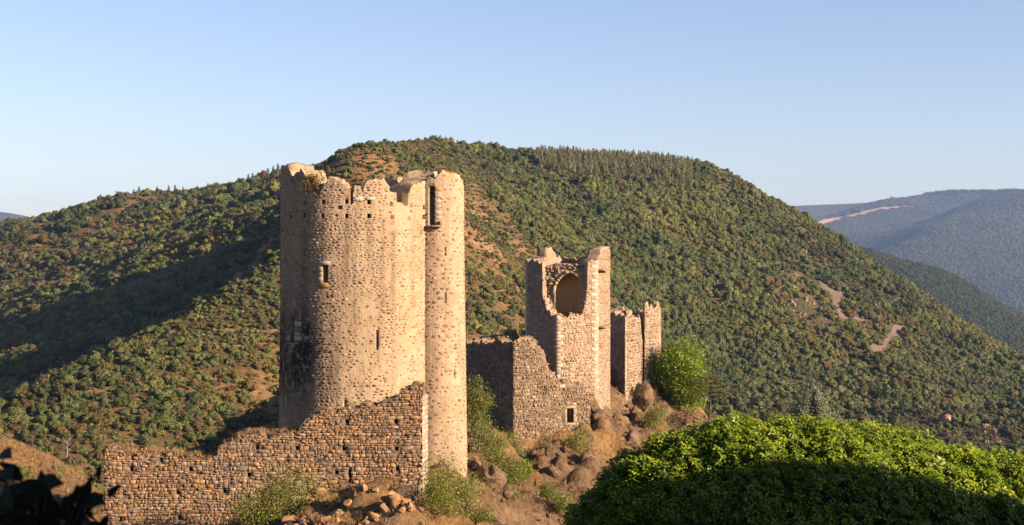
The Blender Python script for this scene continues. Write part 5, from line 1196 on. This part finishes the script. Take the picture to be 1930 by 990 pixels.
def grass_tufts(name, pts, h, r, label, per=16):
    n = len(pts); m = n * per; b = np.repeat(pts, per, 0) + np.c_[r.normal(0, .09, m), r.normal(0, .09, m), np.zeros(m)]; hh = np.repeat(h, per) * r.uniform(.5, 1.2, m); a = r.uniform(0, 6.28, m); w = .016 + .010 * r.random(m)
    sd = np.c_[np.cos(a) * w, np.sin(a) * w, 0 * a]; tip = b + np.c_[r.normal(0, .35, m) * hh, r.normal(0, .35, m) * hh, hh]
    V = np.stack([b - sd, b + sd, tip], 1).reshape(-1, 3)
    tag(link(name, mesh_np(name, V, [np.arange(3 * m).reshape(m, 3)], M['grass'], False, {'lv': np.repeat(r.random(m), 3)})), label, 'grass', kind='stuff')
u_ = rs_.uniform(0.1, float(W1.U(560)), 300); pts = W1.at(u_, w_top(u_) + .02, -rs_.uniform(.05, 1.3, 300)); grass_tufts('wall_grass', pts, rs_.uniform(.10, .26, 300), rs_, 'dry straw grass growing along the top of the rubble wall')
gxp, gyp = rs_.uniform(-58, 18, 42000), rs_.uniform(62, 138, 42000); gz = crag_at(gxp, gyp); e_ = 0.5
slope = np.hypot(crag_at(gxp + e_, gyp) - gz, crag_at(gxp, gyp + e_) - gz) / e_; pxg, pyg = to_px(gxp, gyp, gz)
k = (slope < 0.85) & (fbm(gxp / 4, gyp / 4, o=3, seed=71) > -0.25) & ~((pxg > 530) & (pxg < 880) & (gyp > 79) & (gyp < 92)); grass_tufts('slope_grass', np.c_[gxp, gyp, gz][k], rs_.uniform(.15, .45, k.sum()), rs_, 'dry tawny grass over the castle rocks', 12)

for i in range(26):
    px, D = rs_.uniform(-10, 185), rs_.uniform(98, 121); p = on_crag(px, D); q = rs_.uniform(.45, 1.15)
    o = link('mound_shrub', BUSH[rs_.integers(0, 9)], None, tuple(p - [0, 0, .15])); o.scale = (q, q, q * rs_.uniform(.7, 1.1)); o.rotation_euler = (0, 0, rs_.uniform(0, 6)); o['tint'] = [float(c) for c in pick_tint(1, .35, rs_)[0] * 1.2]
    tag(o, 'low shrub on the dry grassy mound left of the rubble wall', 'shrub', 'shrubs on the dry mound')
# ---------------------------------------------------------------- large leafy crown near the camera
DC = 25.0
prof_px = np.array([(1040, 1020), (1062, 990), (1085, 950), (1120, 905), (1160, 874), (1200, 858), (1260, 838), (1310, 816), (1360, 800), (1420, 795), (1480, 792), (1560, 797), (1640, 800), (1700, 814), (1760, 832), (1830, 850), (1930, 870), (2050, 905), (2200, 960), (2330, 1060)], float)
cx_p = (prof_px[:, 0] - CX) / F * DC; cz_p = (CY - prof_px[:, 1]) / F * DC
zc0 = -8.5
def crown_pt(x, al, off=0.0):
    top = np.interp(x, cx_p, cz_p); xm = 6.2; hw = (cx_p[-1] - cx_p[0]) / 2; t_ = np.clip((x - (cx_p[0] + hw)) / hw, -1, 1)
    bd = 4.6 * np.sqrt(np.clip(1.02 - t_ ** 2, 0.02, 1)) + off; hz_ = top - zc0 + off
    return np.stack([x, DC - bd * np.cos(al), zc0 + hz_ * np.sin(al)], -1)
tree = empty('leafy_tree', (6.5, DC, -13.0)); tag(tree, 'huge rounded leafy crown with glossy green leaves nearest on the right', 'tree'); tb = np.array(tree.location)
xs_ = np.linspace(cx_p[0], cx_p[-1], 120); al = np.linspace(0.02, math.pi - .02, 60); XA, AL = np.meshgrid(xs_, al, indexing='ij')
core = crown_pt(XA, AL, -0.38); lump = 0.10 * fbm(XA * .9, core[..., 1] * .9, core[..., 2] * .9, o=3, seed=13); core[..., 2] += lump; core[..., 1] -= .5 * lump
I = np.arange(XA.size).reshape(XA.shape); me = mesh_np('shade_core', core.reshape(-1, 3) - tb, [np.stack([I[:-1, :-1], I[1:, :-1], I[1:, 1:], I[:-1, 1:]], -1).reshape(-1, 4)], M['leaf_dark'], False, {'lv': np.clip(rs_.normal(.2, .2, XA.size), 0, 1)}); link('shade_core', me, tree)['kind'] = 'stuff'  # dark solid core added to block light inside the crown
rc = np.random.default_rng(99); NC = 30000
x = rc.uniform(cx_p[0], cx_p[-1], NC); a = np.where(rc.random(NC) < .8, rc.uniform(0.05, 1.9, NC), rc.uniform(1.9, 3.0, NC)); pc = crown_pt(x, a, 0.0); e = 1e-2
nx_ = np.cross(crown_pt(x + e, a) - pc, crown_pt(x, a + e) - pc); nx_ /= np.linalg.norm(nx_, axis=1)[:, None] + 1e-9; nx_ *= np.sign((nx_ * (pc - np.array([6.5, DC, zc0]))).sum(1))[:, None]
lump = 0.10 * fbm(x * .9, pc[:, 1] * .9, pc[:, 2] * .9, o=3, seed=13) + .13 * fbm(x * 3.1, pc[:, 1] * 3.1, pc[:, 2] * 3.1, o=2, seed=19)
pc = pc + nx_ * (lump - rc.uniform(0.0, .30, NC) ** 1.0)[:, None]
per = 7; ax = nx_ * .6 + np.array([0, 0, .35]) + SUN * .95 + .35 * rc.normal(size=(NC, 3)); ax /= np.linalg.norm(ax, axis=1)[:, None]
t1 = np.cross(ax, rc.normal(size=(NC, 3))); t1 /= np.linalg.norm(t1, axis=1)[:, None]; t2 = np.cross(ax, t1)
th = (np.arange(per) * 2 * np.pi / per)[None] + rc.uniform(-.3, .3, (NC, per)); dirs = np.cos(th)[..., None] * t1[:, None] + np.sin(th)[..., None] * t2[:, None] + ax[:, None] * rc.uniform(-.25, .55, (NC, per))[..., None]
dirs /= np.linalg.norm(dirs, axis=2)[..., None]; Ls = rc.uniform(.045, .095, (NC, per))[..., None]; wd = np.cross(dirs, ax[:, None]); wd /= np.linalg.norm(wd, axis=2)[..., None] + 1e-9
b0 = pc[:, None] + dirs * .02; mid = b0 + dirs * Ls * .5 + ax[:, None] * .012; tip = b0 + dirs * Ls - ax[:, None] * .02
V = np.stack([b0, mid - wd * Ls * .27, tip, mid + wd * Ls * .27], 2).reshape(-1, 3) - tb
me = mesh_np('crown', V, [np.arange(len(V)).reshape(-1, 4)], M['ivy'], False, {'lv': np.repeat(np.clip((rc.normal(.45, .2, NC)[:, None] + rc.normal(0, .15, (NC, per))).ravel(), 0, 1), 4)}); link('crown', me, tree)['kind'] = 'stuff'
tz_ = float(crag_at(np.array([6.5]), np.array([DC]))[0]) - 13 + 13
V, Fq = join([tube([(6.5, DC, tz_ - .5), (6.6, DC, -10), (6.5, DC, -6)], .45, .22, 10)] + [tube([(6.5, DC, -9 + .4 * i), (6.5 + 1.6 * math.cos(i * 1.3), DC + 1.6 * math.sin(i * 1.3), -7), (6.5 + 3.4 * math.cos(i * 1.3), DC + 3 * math.sin(i * 1.3), -5.6)], .16, .05, 6) for i in range(6)]); link('trunk', mesh_np('trunk', V - tb, [Fq], M['bark']), tree)

# ---------------------------------------------------------------- dark leaves close to the camera, lower left
def big_leaf(p, d, up, L_, w):
    d = d / np.linalg.norm(d); sd = np.cross(d, up); sd /= np.linalg.norm(sd); nn = np.cross(sd, d); t_ = np.linspace(0, 1, 7); wp_ = np.sin(np.pi * t_ ** .8) * (1.15 - .5 * t_) * w * .5; ctr = p + d * (t_ * L_)[:, None] - nn * (.12 * L_ * t_ ** 2)[:, None]
    V = np.concatenate([ctr - sd * wp_[:, None] + nn * .1 * wp_[:, None], ctr, ctr + sd * wp_[:, None] + nn * .1 * wp_[:, None]]); I = np.arange(21).reshape(3, 7)
    return V, np.concatenate([np.stack([I[k, :-1], I[k + 1, :-1], I[k + 1, 1:], I[k, 1:]], -1) for k in (0, 1)])
rf = np.random.default_rng(5); fb = P(60, 1180, 2.3); spr = empty('leafy_branch', tuple(fb)); tag(spr, 'dark silhouetted leafy branch in the lower left corner close to the viewer', 'branch')
LV = []; twigs = []
for (px, py, D_, n_) in [(10, 905, 2.3, 3), (20, 960, 2.2, 6), (60, 945, 2.35, 7), (95, 950, 2.4, 8), (130, 960, 2.3, 8), (165, 950, 2.5, 5), (40, 990, 2.3, 9), (90, 990, 2.3, 9), (140, 990, 2.4, 8), (5, 930, 2.4, 4), (175, 985, 2.4, 4)]:
    c = P(px, py, D_); twigs.append(tube([fb + rf.normal(size=3) * .01, (fb + c) / 2 + rf.normal(size=3) * .02, c], .004, .0018, 5))
    for j in range(int(n_ * 1.5)):
        ang_ = rf.uniform(0, 6.28); d = np.array([math.cos(ang_), rf.uniform(-.7, .7), math.sin(ang_) * .8 + .15]); LV.append(big_leaf(c + rf.normal(size=3) * .02, d, np.array([rf.uniform(-.6, .6), -1.0, rf.uniform(-.3, .9)]), rf.uniform(.026, .046), rf.uniform(.012, .021)))
for px, py, ex, ey in [(70, 912, 112, 908), (88, 920, 24, 915), (5, 885, 20, 898), (2, 852, 16, 858), (150, 930, 144, 915), (160, 940, 192, 945)]:
    c, e_ = P(px, py, 2.3), P(ex, ey, 2.25); d = e_ - c; LV.append(big_leaf(c, d, np.array([.1, -1, .5]), np.linalg.norm(d) * 1.05, np.linalg.norm(d) * .5)); twigs.append(tube([fb, (fb + c) / 2, c], .003, .0015, 5))
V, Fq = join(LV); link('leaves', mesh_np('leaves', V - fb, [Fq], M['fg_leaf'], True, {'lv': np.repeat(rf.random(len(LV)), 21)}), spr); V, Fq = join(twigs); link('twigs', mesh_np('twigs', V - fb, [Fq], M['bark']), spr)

# ---------------------------------------------------------------- haze
hz_me = mesh_np('haze', np.array([[x, y, z] for z in (-421, 420) for x, y in ((-9600, -9600), (9600, -9600), (9600, 9600), (-9600, 9600))], float), [np.array([[3, 2, 1, 0], [4, 5, 6, 7], [0, 1, 5, 4], [1, 2, 6, 5], [2, 3, 7, 6], [3, 0, 4, 7]])])
hm = bpy.data.materials.new('haze'); hm.use_nodes = True; nt = hm.node_tree; nt.nodes.remove(nt.nodes['Principled BSDF']); pv = nt.nodes.new('ShaderNodeVolumePrincipled')
pv.inputs['Color'].default_value = (.34, .55, 1.0, 1); pv.inputs['Density'].default_value = 0.00006; pv.inputs['Anisotropy'].default_value = 0.2
nt.links.new(pv.outputs[0], nt.nodes['Material Output'].inputs['Volume']); hz_me.materials.append(hm)
tag(link('haze', hz_me), 'thin blue haze lying over the valley and hills', kind='stuff')
